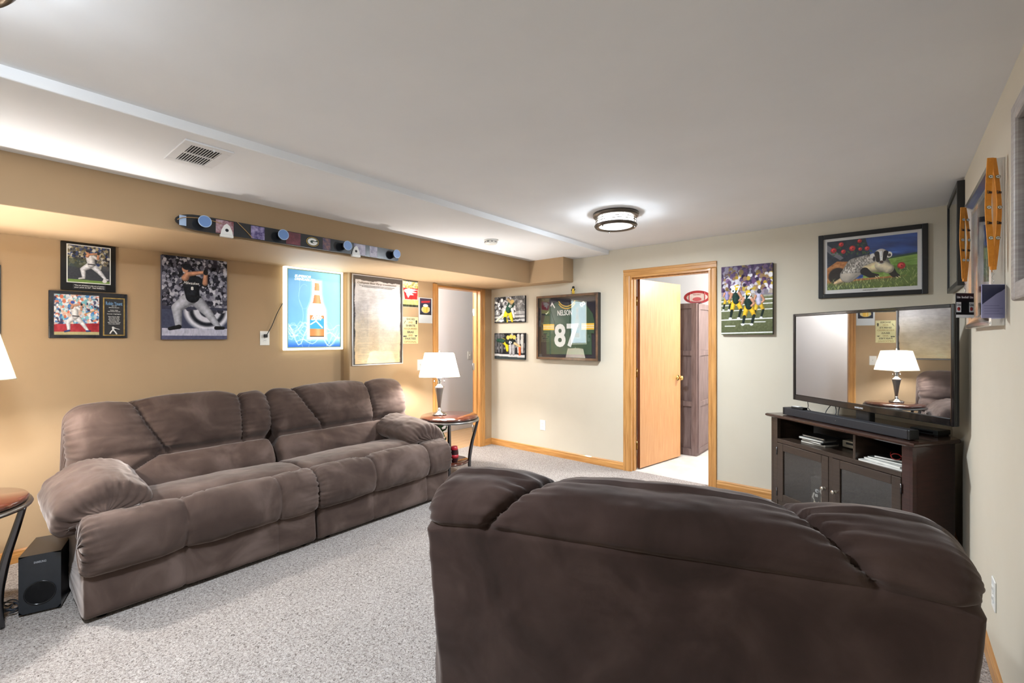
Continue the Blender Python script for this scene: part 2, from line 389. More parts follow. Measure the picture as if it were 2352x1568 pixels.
# ------------------------------------------------------------------ door 1: left wall into the hall
def cprof(wd): return [(0, 0), (0, 0.016), (0.006, 0.019), (wd*0.35, 0.017), (wd*0.4, 0.013), (wd*0.8, 0.011), (wd*0.86, 0.013), (wd, 0.008), (wd, 0)]
d1 = bpy.data.objects.new('door_1', None); COL.objects.link(d1); d1.location = (XL, 3.91, 0); d1['kind'] = 'structure'
lo, hi = D1A-3.91, D1B-3.91
MB().prism([(p[1], lo-p[0]) if False else (p[1], lo-0.062+p[0]) for p in cprof(0.062)], 0, D1T+0.014, 'xyz').build('casing', OAKZ, d1)
MB().prism([(p[1], hi+0.062-p[0]) for p in cprof(0.062)], 0, D1T+0.014, 'xyz').build('casing', OAKZ, d1)
MB().box(-0.13, 0.006, hi-0.018, hi, 0, D1T).build('jamb', OAKZ, d1)
MB().box(-0.13, 0.006, lo, lo+0.018, 0, D1T).build('jamb', OAKZ, d1)
MB().box(-0.13, 0.006, lo+0.018, hi-0.018, D1T-0.018, D1T).build('head_jamb', OAKY, d1)
MB().box(-0.085, -0.05, hi-0.03, hi-0.018, 0, D1T-0.018).build('door_stop', OAKZ, d1)
sl = MB().box(0, 0.035, 0, 0.70, 0.012, D1T-0.022, 0.002).build('slab', M_SLAB, d1)
sl.location = (-0.118, hi-0.022, 0); sl.rotation_euler = (0, 0, math.radians(40))
MB().box(-0.003, 0.0, 0, 0.7, 0.012, D1T-0.022).build('hinge_edge', OAKDARK, sl)
for z in (0.22, 1.02, 1.72):
    MB().box(-0.122, -0.088, hi-0.024, hi-0.017, z-0.045, z+0.045).lathe([(0.006, z-0.046), (0.006, z+0.046)], 8, (-0.126, hi-0.022, 0)).build('hinge', M_STEEL, d1)

# ------------------------------------------------------------------ door 2: back wall into the storage room
d2 = bpy.data.objects.new('door_2', None); COL.objects.link(d2); d2.location = (-1.716, YB, 0); d2['kind'] = 'structure'
lo, hi = D2A+1.716, D2B+1.716
MB().prism([(lo-0.069+p[0], -p[1]) for p in cprof(0.069)], 0, D2T+0.001, 'xyz').build('casing', OAKZ, d2)
MB().prism([(hi+0.056-p[0], -p[1]) for p in cprof(0.056)], 0, D2T+0.001, 'xyz').build('casing', OAKZ, d2)
MB().prism([(D2T+0.066-p[0], -p[1]) for p in cprof(0.066)], lo-0.069, hi+0.056, 'zyx').build('head_casing', OAKX, d2)
MB().box(lo, lo+0.018, -0.004, 0.124, 0, D2T).build('jamb', OAKZ, d2)
MB().box(hi-0.018, hi, -0.004, 0.124, 0, D2T).build('jamb', OAKZ, d2)
MB().box(lo+0.018, hi-0.018, -0.004, 0.124, D2T-0.018, D2T).build('head_jamb', OAKX, d2)
MB().box(lo+0.018, lo+0.03, 0.04, 0.08, 0, D2T-0.018).box(hi-0.03, hi-0.018, 0.04, 0.08, 0, D2T-0.018).box(lo+0.03, hi-0.03, 0.04, 0.08, D2T-0.03, D2T-0.018).build('door_stop', OAKZ, d2)
sl = MB().box(0.0, 0.035, 0, 0.80, 0.012, D2T-0.024, 0.002).build('slab', M_SLAB, d2)
sl.location = (lo+0.022, 0.128, 0); sl.rotation_euler = (0, 0, math.radians(-10.5))
MB().box(0.001, 0.034, -0.002, 0.0, 0.013, D2T-0.025).build('hinge_edge', OAKDARK, sl)
kn = MB().lathe([(0.0, 0), (0.031, 0.0), (0.031, 0.006), (0.012, 0.01), (0.011, 0.03), (0.026, 0.04), (0.029, 0.055), (0.02, 0.066), (0.0, 0.068)], 20, (0.035, 0.735, 0.93), 'x').build('knob', M_BRASS, sl)
for z in (0.25, 1.02, 1.78):
    MB().box(lo+0.018, lo+0.0215, 0.09, 0.124, z-0.045, z+0.045).lathe([(0.007, z-0.048), (0.007, z+0.048)], 10, (lo+0.021, 0.128, 0)).build('hinge', M_BRASS, d2)

# ------------------------------------------------------------------ unseen lamps added to light the rooms beyond, with made-up ceiling fixtures
def room_light(name, loc, power, r, col=(1, 0.97, 0.93)):
    l = bpy.data.lights.new(name, 'POINT'); l.energy = power; l.shadow_soft_size = r; l.color = col
    o = bpy.data.objects.new(name, l); COL.objects.link(o); o.location = loc; return o
def added_dome(loc, label):
    t = thing('added_dome_light', label, 'ceiling light', loc)
    MB().lathe([(0.0, 0.0), (0.17, 0.0), (0.17, -0.02), (0.0, -0.02)], 28).build('canopy', M_PLASTIC, t)
    MB().lathe([(0.15, -0.02), (0.14, -0.05), (0.1, -0.08), (0.0, -0.095)], 28).build('diffuser', mat('lit_diffuser', (250, 248, 240), 0.6, emit=((255, 250, 240), 3.0)), t)
added_dome((-0.7, 5.7, 2.36), 'unseen round dome light added to light the storage room'); room_light('storage_fill_light', (-0.7, 5.7, 2.2), POWER_ROOM, 0.1)
added_dome((-4.6, 3.3, 2.3), 'unseen round dome light added to light the hall'); room_light('hall_fill_light', (-4.6, 3.3, 2.14), POWER_ROOM*0.7, 0.1)

# ------------------------------------------------------------------ upholstery: swept, filleted cushions with seams and gathers
def suede(name, dark, mid, light):
    m = bpy.data.materials.new(name); m.use_nodes = True; nt = m.node_tree; b = nt.nodes['Principled BSDF']
    b.inputs['Roughness'].default_value = 0.85; b.inputs['Specular IOR Level'].default_value = 0.12
    b.inputs['Sheen Weight'].default_value = 0.45; b.inputs['Sheen Roughness'].default_value = 0.4; b.inputs['Sheen Tint'].default_value = (0.8, 0.72, 0.68, 1)
    tc = nt.nodes.new('ShaderNodeTexCoord')
    def N(sc, det, dist=0.0):
        n = nt.nodes.new('ShaderNodeTexNoise'); n.inputs['Scale'].default_value = sc; n.inputs['Detail'].default_value = det; n.inputs['Distortion'].default_value = dist
        nt.links.new(tc.outputs['Object'], n.inputs['Vector']); return n
    n1 = N(4.2, 6, 0.8); n2 = N(420, 2)                      # brushed nap patches, fine pile
    r = nt.nodes.new('ShaderNodeValToRGB'); e = r.color_ramp.elements
    e[0].position = 0.34; e[0].color = (*lin(dark), 1); e[1].position = 0.70; e[1].color = (*lin(light), 1); k = e.new(0.50); k.color = (*lin(mid), 1)
    nt.links.new(n1.outputs['Fac'], r.inputs[0]); nt.links.new(r.outputs[0], b.inputs['Base Color'])
    bp = nt.nodes.new('ShaderNodeBump'); bp.inputs['Strength'].default_value = 0.15; bp.inputs['Distance'].default_value = 0.001
    nt.links.new(n2.outputs['Fac'], bp.inputs['Height']); nt.links.new(bp.outputs[0], b.inputs['Normal']); return m
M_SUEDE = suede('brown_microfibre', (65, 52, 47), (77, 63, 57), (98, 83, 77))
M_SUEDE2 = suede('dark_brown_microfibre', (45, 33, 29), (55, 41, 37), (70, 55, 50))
def closed_spline(pts, n):
    P = np.array(pts, float); m_ = len(P); out = []
    for i in range(m_):
        p0, p1, p2, p3 = P[i-1], P[i], P[(i+1) % m_], P[(i+2) % m_]
        L = [np.linalg.norm(b-a)**0.5+1e-6 for a, b in ((p0, p1), (p1, p2), (p2, p3))]   # centripetal: no overshoot
        t0 = 0; t1 = L[0]; t2 = t1+L[1]; t3 = t2+L[2]
        for t in np.linspace(t1, t2, 16, endpoint=False):
            A1 = (t1-t)/(t1-t0)*p0+(t-t0)/(t1-t0)*p1; A2 = (t2-t)/(t2-t1)*p1+(t-t1)/(t2-t1)*p2; A3 = (t3-t)/(t3-t2)*p2+(t-t2)/(t3-t2)*p3
            B1 = (t2-t)/(t2-t0)*A1+(t-t0)/(t2-t0)*A2; B2 = (t3-t)/(t3-t1)*A2+(t-t1)/(t3-t1)*A3
            out.append((t2-t)/(t2-t1)*B1+(t-t1)/(t2-t1)*B2)
    Q = np.array(out); d = np.linalg.norm(np.roll(Q, -1, 0)-Q, axis=1); s_ = np.concatenate([[0], np.cumsum(d)]); T = s_[-1]
    t = np.linspace(0, T, n, endpoint=False); Q2 = np.vstack([Q, Q[:1]])
    return np.stack([np.interp(t, s_, Q2[:, k]) for k in (0, 1)], 1), t
def s_of(prof, t, pt):
    return t[np.argmin(np.linalg.norm(prof-np.array(pt), axis=1))]
def cushion(prof_pts, u0, u1, step, parent, m, pid, R=0.06, bulge=0.012, disp=None, warp=None, order='udz', seed=0, wob=0.004):
    """returns objects per panel. prof in (d,z); order maps (u,d,z) to local axes"""
    per = closed_spline(prof_pts, 400)[1]; nv = max(24, int((per[-1])/step))
    prof, S = closed_spline(prof_pts, nv)
    tg = np.roll(prof, -1, 0)-np.roll(prof, 1, 0); tg /= np.linalg.norm(tg, axis=1)[:, None]; nr = np.stack([tg[:, 1], -tg[:, 0]], 1)
    area = 0.5*np.sum(prof[:, 0]*np.roll(prof[:, 1], -1)-np.roll(prof[:, 0], -1)*prof[:, 1])
    if area < 0: nr = -nr
    Rv = R(prof) if callable(R) else np.full(nv, R); Rm = Rv.max(); c = prof.mean(0)
    rows = []
    def ring(end, th):
        ins = Rv*(1-math.cos(th)); uu = Rv*(1-math.sin(th)); return (u0+uu if end == 0 else u1-uu), prof-nr*ins[:, None]
    K = max(4, int(Rm*1.6/step)+2)
    base0, p0 = ring(0, PI/2)
    caps = [0.04, 0.3, 0.55, 0.8]
    for k in caps: rows.append((np.full(nv, u0-bulge*(1-k*k)), c+(p0-c)*k))
    for i in range(K): rows.append(ring(0, PI/2*(1-i/K)))
    for u in np.linspace(u0+Rm, u1-Rm, max(3, int((u1-u0-2*Rm)/step))): rows.append((np.full(nv, u), prof))
    for i in range(1, K+1): rows.append(ring(1, PI/2*i/K))
    for k in caps[::-1]: rows.append((np.full(nv, u1+bulge*(1-k*k)), c+(p0-c)*k))
    U = np.array([r[0] for r in rows]); P = np.array([r[1] for r in rows]); nu = len(rows)
    X = np.stack([U, P[..., 0], P[..., 1]], -1); SS = np.tile(S, (nu, 1))
    du = np.gradient(X, axis=0); dv = np.roll(X, -1, 1)-np.roll(X, 1, 1); N = np.cross(du, dv); N /= np.linalg.norm(N, axis=-1)[..., None]+1e-9
    cen = np.array([(u0+u1)/2, c[0], c[1]]); 
    if np.sum(N*(X-cen)) < 0: N = -N
    dd = wob*2*(fbm(U*7+3.1, SS*7+seed, seed+3, 3)-0.5)+wob*0.8*(fbm(U*26, SS*26, seed+9, 2)-0.5)
    if disp is not None: dd = dd+disp(U, SS, X)
    X = X+N*dd[..., None]
    if warp is not None: X = warp(X)
    # faces
    i = np.arange(nu-1)[:, None]*nv; j = np.arange(nv)[None, :]; jn = (j+1) % nv
    Fq = np.stack([i+j, i+jn, i+nv+jn, i+nv+j], -1).reshape(-1, 4)
    Uc = (U[:-1]+U[1:]).ravel()/2; Sc = np.tile(S+S[1]/2, nu-1); Xc = X.reshape(-1, 3)[Fq].mean(1)
    ids = pid(Uc, Sc, Xc) if pid is not None and not isinstance(pid, str) else np.array([pid]*len(Fq))
    V = X.reshape(-1, 3); ax = {'udz': (0, 1, 2), 'duz': (1, 0, 2)}[order]; V = V[:, ax]
    made = {}
    for name in sorted(set(ids)):
        q = Fq[ids == name]
        if order == 'duz': q = q[:, ::-1]
        used = np.unique(q); mp = np.full(len(V), -1); mp[used] = np.arange(len(used)); q = mp[q]
        nm = name.split('|')[0]
        me = bpy.data.meshes.new(nm); me.vertices.add(len(used)); me.vertices.foreach_set('co', V[used].ravel())
        me.loops.add(len(q)*4); me.loops.foreach_set('vertex_index', q.ravel().astype(np.int32)); me.polygons.add(len(q))
        me.polygons.foreach_set('loop_start', np.arange(len(q), dtype=np.int32)*4); me.polygons.foreach_set('use_smooth', [True]*len(q))
        me.update(calc_edges=True); me.validate(); me.materials.append(m)
        o = bpy.data.objects.new(nm, me); COL.objects.link(o); o.parent = parent; made[name] = o
    return made
def groove(d, depth, wdt): return -depth*np.exp(-(d/wdt)**2)
def gather(d, s_, lam, amp, reach, seed=0):
    ph = s_/lam+1.6*vnoise(s_*9, d*0+seed, seed)+0.6*vnoise(s_*31, d*6, seed+1)
    r = np.abs((ph % 1.0)-0.5)*2
    return -amp*np.exp(-np.abs(d)/reach)*(1-r)**1.7*(0.35+0.65*vnoise(s_*17, d*0+3, seed+2))

BACK = [(0.60, 0.36), (0.615, 0.44), (0.645, 0.53), (0.695, 0.60), (0.738, 0.635), (0.742, 0.70), (0.762, 0.80), (0.81, 0.90), (0.88, 0.958), (0.955, 0.968),
        (1.03, 0.94), (1.076, 0.88), (1.086, 0.825), (1.083, 0.80), (1.08, 0.6), (1.07, 0.35), (1.06, 0.07), (0.95, 0.06), (0.78, 0.2)]
SEAT = [(0.12, 0.40), (0.135, 0.455), (0.18, 0.487), (0.30, 0.495), (0.45, 0.478), (0.58, 0.452), (0.665, 0.43), (0.67, 0.36), (0.40, 0.32), (0.15, 0.33)]
ROLL = [(0.02, 0.232), (-0.02, 0.25), (-0.045, 0.31), (-0.045, 0.38), (-0.02, 0.445), (0.035, 0.487), (0.10, 0.492), (0.15, 0.472), (0.165, 0.42), (0.13, 0.30), (0.07, 0.235)]
BASE = [(0.0, 0.03), (-0.004, 0.10), (0.002, 0.18), (0.012, 0.24), (0.5, 0.26), (0.95, 0.25), (0.96, 0.03), (0.5, 0.02)]

def recliner_section(par, m, u0, u1, b0, b1, seamA, seamB, dropA=None, dropB=None, seed=0, step=0.0095, bs=1.0, low=False):
    """one two-seat section: back, seat, footrest roll and base. seams are (crest_u, lumbar_u, rear_u)"""
    BK = [(d if d < 0.75 else 0.75+(d-0.75)*bs, z) for d, z in BACK]; sx = lambda d: d if d < 0.75 else 0.75+(d-0.75)*bs
    zm = (lambda z: z if z < 0.6 else (z+0.02*(z-0.6)/0.2 if z <= 0.8 else 0.82+(z-0.8)*0.70)) if low else (lambda z: z)
    BK = [(d, zm(z)) for d, z in BK]
    pr, t = closed_spline(BK, 800)
    sl, sc, sr = s_of(pr, t, (0.738, zm(0.635))), s_of(pr, t, (sx(0.93), zm(0.968))), s_of(pr, t, (sx(1.09), zm(0.81))); sb = s_of(pr, t, (sx(1.06), 0.07))
    fA = lambda s_: np.interp(s_, [0, sl, sl+0.5*(sc-sl), sc, sr], [seamA[1], seamA[1], seamA[1]+0.62*(seamA[0]-seamA[1]), seamA[0], seamA[2]])
    fB = lambda s_: np.interp(s_, [0, sl, sl+0.5*(sc-sl), sc, sr], [seamB[1], seamB[1], seamB[1]+0.62*(seamB[0]-seamB[1]), seamB[0], seamB[2]])
    def hl(u):
        h_ = np.full_like(u, sl)
        if dropA: h_ = h_-np.clip((dropA-u)/0.16, 0, 1.2)*0.11
        if dropB: h_ = h_-np.clip((u-dropB)/0.16, 0, 1.2)*0.11
        return h_
    def disp(U, S, X):
        up = 1/(1+np.exp(-(S-hl(U))/0.008)); up = up*(1/(1+np.exp((S-sr)/0.008)))
        dA = U-fA(S); dB = U-fB(S); dh = S-hl(U); dr = S-sr
        g = groove(dh, 0.030, 0.016)*(S < sr)+groove(dr, 0.008, 0.007)*(S < sb)
        g = g+up*(groove(dA, 0.026, 0.013)+groove(dB, 0.026, 0.013))
        near = np.minimum(np.minimum(np.abs(dA), np.abs(dB)), np.minimum(np.abs(dh), np.abs(dr)))
        g = g+up*np.where(S > sc, 0.018, 0.030)*(1-np.exp(-(near/0.09)**1.3))
        low = (1-up)*(S < sl)*(S > 0.02); g = g+low*0.02*np.sin(np.clip(S/sl, 0, 1)*PI)
        ed = np.minimum(np.abs(U-u0), np.abs(u1-U)); g = g+low*groove(ed, 0.02, 0.03)
        g = g+up*(gather(dA, S, 0.036, 0.030, 0.055, seed)+gather(dB, S, 0.036, 0.022, 0.045, seed+5))
        g = g+up*gather(ed, S, 0.045, 0.014, 0.06, seed+8)
        g = g+up*0.010*(fbm(U*6+S*3, S*24, seed+12, 3)-0.5)+low*0.012*(fbm(U*5, S*20+U*6, seed+13, 3)-0.5)
        return g
    def pid(U, S, X):
        out = np.full(len(U), 'rear_panel', dtype=object)
        upm = (S >= hl(U)) & (S < sr); out[(S < hl(U))] = 'lumbar_cushion'
        out[upm & (U < fA(S))] = 'back_wing'; out[upm & (U >= fA(S)) & (U <= fB(S))] = 'back_cushion'; out[upm & (U > fB(S))] = 'back_wing|b'
        return out
    def Rb(p): return np.where((p[:, 0] > sx(1.04)) & (p[:, 1] < zm(0.80)) | (p[:, 1] < 0.3), 0.025, 0.075)
    def warp(X):
        X = X.copy(); k = np.clip((0.80-X[..., 2])/0.45, 0, 1)*np.clip((X[..., 1]-sx(0.98))/0.08, 0, 1)
        c_ = (u0+u1)/2; X[..., 0] = c_+(X[..., 0]-c_)*(1-0.014*np.clip((X[..., 1]-sx(1.0))/0.05, 0, 1)*np.clip((zm(0.83)-X[..., 2])/0.03, 0, 1)-0.055*k)
        e = 1-np.clip(np.minimum(X[..., 0]-u0, u1-X[..., 0])/0.35, 0, 1); X[..., 2] -= 0.022*e**2*np.clip((X[..., 2]-0.6)/0.3, 0, 1)
        return X
    cushion(BK, u0, u1, step, par, m, pid, Rb, 0.012, disp, warp, seed=seed)
    # seat
    uc = (b0+b1)/2
    def sdisp(U, S, X):
        top = np.clip((X[..., 2]-0.42)/0.03, 0, 1); k = 1-((U-uc)/(b1-b0)*2)**2
        return top*(0.016*k+0.010*(fbm(U*9, X[..., 1]*5, seed+20, 3)-0.5))
    a0 = b0+(0.16 if dropA else 0.0); a1 = b1-(0.16 if dropB else 0.0)
    cushion(SEAT, a0, a1, 0.013, par, m, 'seat_cushion', 0.04, 0.004, sdisp, seed=seed+30)
    # footrest roll in three stitched panels
    w_ = b1-b0; q1, q2 = b0+0.36*w_, b0+0.79*w_
    def rdisp(U, S, X):
        d1_, d2_ = U-q1, U-q2; ed = np.minimum(U-b0, b1-U); near = np.minimum(np.abs(d1_), np.abs(d2_))
        g = groove(d1_, 0.010, 0.008)+groove(d2_, 0.010, 0.008)+0.010*(1-np.exp(-near/0.06))
        g = g+gather(ed, S, 0.030, 0.020, 0.055, seed+41)+0.35*gather(near, S, 0.05, 0.010, 0.05, seed+44)
        crease = np.clip((X[..., 1]-0.0)/0.12, 0, 1)
        return g-0.008*crease*(fbm(U*22, X[..., 1]*3, seed+50, 2) > 0.62)
    def rpid(U, S, X):
        out = np.full(len(U), 'footrest_panel', dtype=object); out[U >= q1] = 'footrest_panel|b'; out[U >= q2] = 'footrest_panel|c'; return out
    cushion(ROLL, b0, b1, 0.0095, par, m, rpid, 0.04, 0.006, rdisp, seed=seed+60, wob=0.006)
    def bdisp(U, S, X): return groove(U-q1, 0.007, 0.008)+groove(U-q2, 0.007, 0.008)+0.004*(fbm(U*16, X[..., 2]*16, seed+70, 3)-0.5)
    def bpid(U, S, X):
        out = np.full(len(U), 'base_panel', dtype=object); out[U >= q1] = 'base_panel|b'; out[U >= q2] = 'base_panel|c'; return out
    def bwarp(X):
        X = X.copy(); k = np.clip((0.24-X[..., 2])/0.24, 0, 1); c_ = (b0+b1)/2; X[..., 1] += 0.0; return X
    cushion(BASE, b0+0.006, b1-0.004, 0.014, par, m, bpid, 0.018, 0.003, bdisp, bwarp, seed=seed+80, wob=0.003)
def arm(par, m, side, ue, seed):
    """padded arm; side -1: outer edge at low u, +1: outer edge at high u; ue = outer base edge"""
    A = [(-0.055, 0.425), (-0.098, 0.475), (-0.07, 0.575), (0.04, 0.65), (0.16, 0.662), (0.265, 0.615), (0.312, 0.545), (0.285, 0.482), (0.17, 0.458), (0.05, 0.435)]
    A = [(ue-side*p[0], p[1]) for p in A]
    def disp(U, S, X):
        ed = np.minimum(U-0.13, 0.70-U); low = np.clip((0.50-X[..., 2])/0.03, 0, 1); return (gather(ed, S, 0.042, 0.016, 0.07, seed)+0.018*(fbm(U*5, S*13, seed, 3)-0.5))*(1-0.8*low)
    def warp(X):
        X = X.copy(); k = np.clip((X[..., 0]-0.40)/0.3, -1, 1); X[..., 2] += 0.02*k-0.03*np.clip(-k, 0, 1)**2; return X
    o = cushion(A, 0.13, 0.70, 0.0095, par, m, 'arm_pillow', 0.07, 0.03, disp, warp, 'duz', seed)
    MB().box(min(ue-side*0.005, ue-side*0.2), max(ue-side*0.005, ue-side*0.2), 0.06, 0.98, 0.2, 0.50, 0.03).build('arm_body', m, par)

# ------------------------------------------------------------------ big sofa along the left wall
sofa = thing('reclining_sofa', 'long brown microfibre reclining sofa along the tan wall', 'sofa', (-3.0, 0.38, 0), PI/2)
recliner_section(sofa, M_SUEDE, 0.05, 1.188, 0.0, 1.168, (0.35, 0.52, 0.2), (0.995, 0.985, 1.0), dropA=0.47, seed=1, bs=0.8)
recliner_section(sofa, M_SUEDE, 1.196, 2.475, 1.176, 2.375, (1.405, 1.62, 1.36), (2.09, 2.115, 2.2), dropB=2.2, seed=101, bs=0.8)
arm(sofa, M_SUEDE, -1, 0.0, 201); arm(sofa, M_SUEDE, 1, 2.375, 231)
for u in (0.08, 1.1, 1.27, 2.3):
    for d_ in (0.06, 0.88): MB().lathe([(0.022, 0.0), (0.026, 0.04)], 12, (u, d_, 0)).build('foot', M_BLACKPL, sofa)

# ------------------------------------------------------------------ wide recliner seen from behind
chair = thing('wide_recliner', 'wide dark brown recliner seen from behind in the foreground', 'armchair', (0, 0, 0), math.radians(199.56))
Bx, By = 0.135, 1.361; nx, ny = -0.3348, 0.9423
chair.location = (Bx+nx*1.085, By+ny*1.085, 0)
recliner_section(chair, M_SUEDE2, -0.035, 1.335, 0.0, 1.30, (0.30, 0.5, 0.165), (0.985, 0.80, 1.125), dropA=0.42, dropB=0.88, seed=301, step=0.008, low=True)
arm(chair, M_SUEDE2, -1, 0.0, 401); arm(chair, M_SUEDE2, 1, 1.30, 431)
for u in (0.1, 1.2):
    for d_ in (0.06, 0.88): MB().lathe([(0.022, 0.0), (0.026, 0.04)], 12, (u, d_, 0)).build('foot', M_BLACKPL, chair)

# ------------------------------------------------------------------ round end tables with curved metal legs
M_CHERRY = mat('cherry_veneer', (98, 50, 34), 0.16, noise=(3, (70, 34, 24), (2, 14, 1), 5), coat=0.8)
M_GUN = mat('dark_chrome', (95, 95, 98), 0.2, metal=1.0)
def end_table(label, loc, rz):
    t = thing('end_table', label, 'end table', loc, rz, 'round end tables')
    MB().lathe([(0.0, 0.585), (0.268, 0.585), (0.285, 0.59), (0.287, 0.602), (0.28, 0.61), (0.0, 0.61)], 56).build('tabletop', M_CHERRY, t)
    MB().lathe([(0.25, 0.563), (0.298, 0.563), (0.302, 0.572), (0.298, 0.583), (0.25, 0.583), (0.25, 0.563)], 56).build('rim', M_STEEL, t)
    MB().lathe([(0.0, 0.14), (0.19, 0.14), (0.196, 0.15), (0.19, 0.16), (0.0, 0.16)], 48).build('shelf', M_CHERRY, t)
    for k in range(4):
        a = 2*PI*k/4; c, s_ = math.cos(a), math.sin(a)
        pts = curve_pts([(0.29, 0.57), (0.262, 0.46), (0.228, 0.33), (0.206, 0.2), (0.202, 0.1), (0.21, 0.0)], 5)
        MB().tube([(r*c, r*s_, z) for r, z in pts], [0.013+0.006*(1-abs(z-0.25)/0.35) for r, z in pts], 10, 1.0).build('leg', M_GUN, t)
    return t
end_table('round cherry-topped end table between the sofa and the hall doorway', (-3.45, 3.165, 0), math.radians(47))
end_table('round end table cut off by the left edge beside the black subwoofer', (-3.385, -0.055, 0), math.radians(62))

# ------------------------------------------------------------------ table lamps
def shade_mat():
    m = bpy.data.materials.new('lamp_shade_fabric'); m.use_nodes = True; nt = m.node_tree; nt.nodes.clear()
    o = nt.nodes.new('ShaderNodeOutputMaterial'); a = nt.nodes.new('ShaderNodeAddShader'); mx = nt.nodes.new('ShaderNodeMixShader')
    d = nt.nodes.new('ShaderNodeBsdfDiffuse'); d.inputs[0].default_value = (*lin((240, 234, 222)), 1)
    t = nt.nodes.new('ShaderNodeBsdfTranslucent'); t.inputs[0].default_value = (*lin((246, 236, 218)), 1)
    e = nt.nodes.new('ShaderNodeEmission'); e.inputs[0].default_value = (*lin((255, 246, 228)), 1); e.inputs[1].default_value = 0.12
    mx.inputs[0].default_value = 0.24
    nt.links.new(d.outputs[0], mx.inputs[1]); nt.links.new(t.outputs[0], mx.inputs[2]); nt.links.new(mx.outputs[0], a.inputs[0])
    nt.links.new(e.outputs[0], a.inputs[1]); nt.links.new(a.outputs[0], o.inputs[0]); return m
M_SHADE = shade_mat(); 
def bulb_mat():
    m = bpy.data.materials.new('lit_bulb_glass'); m.use_nodes = True; nt = m.node_tree; nt.nodes.clear()
    o = nt.nodes.new('ShaderNodeOutputMaterial'); a = nt.nodes.new('ShaderNodeAddShader')
    t = nt.nodes.new('ShaderNodeBsdfTransparent'); e = nt.nodes.new('ShaderNodeEmission'); e.inputs[0].default_value = (1, 0.95, 0.88, 1); e.inputs[1].default_value = 3.0
    nt.links.new(t.outputs[0], a.inputs[0]); nt.links.new(e.outputs[0], a.inputs[1]); nt.links.new(a.outputs[0], o.inputs[0]); return m
M_BULB = bulb_mat()
M_PIPING = mat('shade_piping', (222, 208, 180), 0.8)
def oct_ring(a, b, cut, z):
    return [(a, -b+cut, z), (a, b-cut, z), (a-cut, b, z), (-a+cut, b, z), (-a, b-cut, z), (-a, -b+cut, z), (-a+cut, -b, z), (a-cut, -b, z)]
def table_lamp(label, loc, rz, k, zsh):
    """k scales the body, zsh = height of shade bottom above the table"""
    t = thing('table_lamp', label, 'table lamp', loc, rz, 'silver table lamps')
    q = zsh/0.39
    MB().lathe([(0.0, 0.0), (0.072, 0.0), (0.078, 0.008), (0.07, 0.016), (0.03, 0.03), (0.018, 0.05), (0.016, 0.07)], 32).build('base', M_CHROME, t)
    MB().lathe([(0.015, 0.068), (0.016, 0.09*q), (0.030, 0.2*q), (0.043, 0.268*q), (0.043, 0.272*q)], 32).build('column', M_STEEL, t)
    MB().lathe([(0.043, 0.27*q), (0.05, 0.276*q), (0.05, 0.283*q), (0.03, 0.295*q), (0.018, 0.318*q), (0.022, 0.335*q), (0.014, 0.35*q), (0.03, 0.37*q), (0.03, 0.376*q), (0.008, 0.38*q), (0.008, zsh+0.05)], 32).build('neck', M_CHROME, t)
    zt = zsh+0.235
    lo_, up_ = oct_ring(0.2, 0.15, 0.045, zsh), oct_ring(0.145, 0.098, 0.03, zt)
    sh = MB().add(lo_+up_, [(i, (i+1) % 8, 8+(i+1) % 8, 8+i) for i in range(8)]).build('lamp_shade', M_SHADE, t)
    for ring in (lo_, up_): MB().tube(ring+[ring[0]], 0.003, 6).build('piping', M_PIPING, sh)
    for i in (0, 2, 4, 6): MB().tube([lo_[i], up_[i]], 0.0018, 5).build('seam', M_PIPING, sh)
    MB().tube([(0, 0, zsh+0.04), (0, 0, zt+0.008)], 0.0025, 6).tube([(-0.12, 0, zt-0.012), (0, 0, zt), (0.12, 0, zt-0.012)], 0.002, 6).build('harp', M_CHROME, t)
    MB().lathe([(0.0, zt+0.035), (0.007, zt+0.03), (0.008, zt+0.022), (0.004, zt+0.014), (0.006, zt+0.006), (0.0, zt+0.004)], 14).build('finial', M_CHROME, t)
    for s_ in (-1, 1):
        MB().tube([(s_*0.05, 0, zsh+0.02), (s_*0.05, 0, zsh-0.05)], 0.0015, 5).lathe([(0.0, zsh-0.062), (0.006, zsh-0.058), (0.003, zsh-0.045)], 8, (s_*0.05, 0, 0)).build('pull_chain', M_CHROME, t)
        MB().lathe([(0.0, zsh+0.13), (0.018, zsh+0.12), (0.028, zsh+0.095), (0.02, zsh+0.06), (0.012, zsh+0.04)], 16, (s_*0.06, 0, 0)).build('bulb', M_BULB, t)
    l = bpy.data.lights.new('lamp_light', 'POINT'); l.energy = POWER_LAMP; l.shadow_soft_size = 0.045; l.color = (1.0, 0.965, 0.93)
    o = bpy.data.objects.new('lamp_light', l); COL.objects.link(o); o.parent = t; o.location = (0, 0, zsh+0.11)
    return t
table_lamp('lit silver table lamp with white shade on the far end table', (-3.559, 3.128, 0.61), math.radians(52), 1.0, 0.39)
table_lamp('lit table lamp whose cream shade pokes in at the left edge', (-3.50, -0.02, 0.61), math.radians(95), 1.0, 0.575)

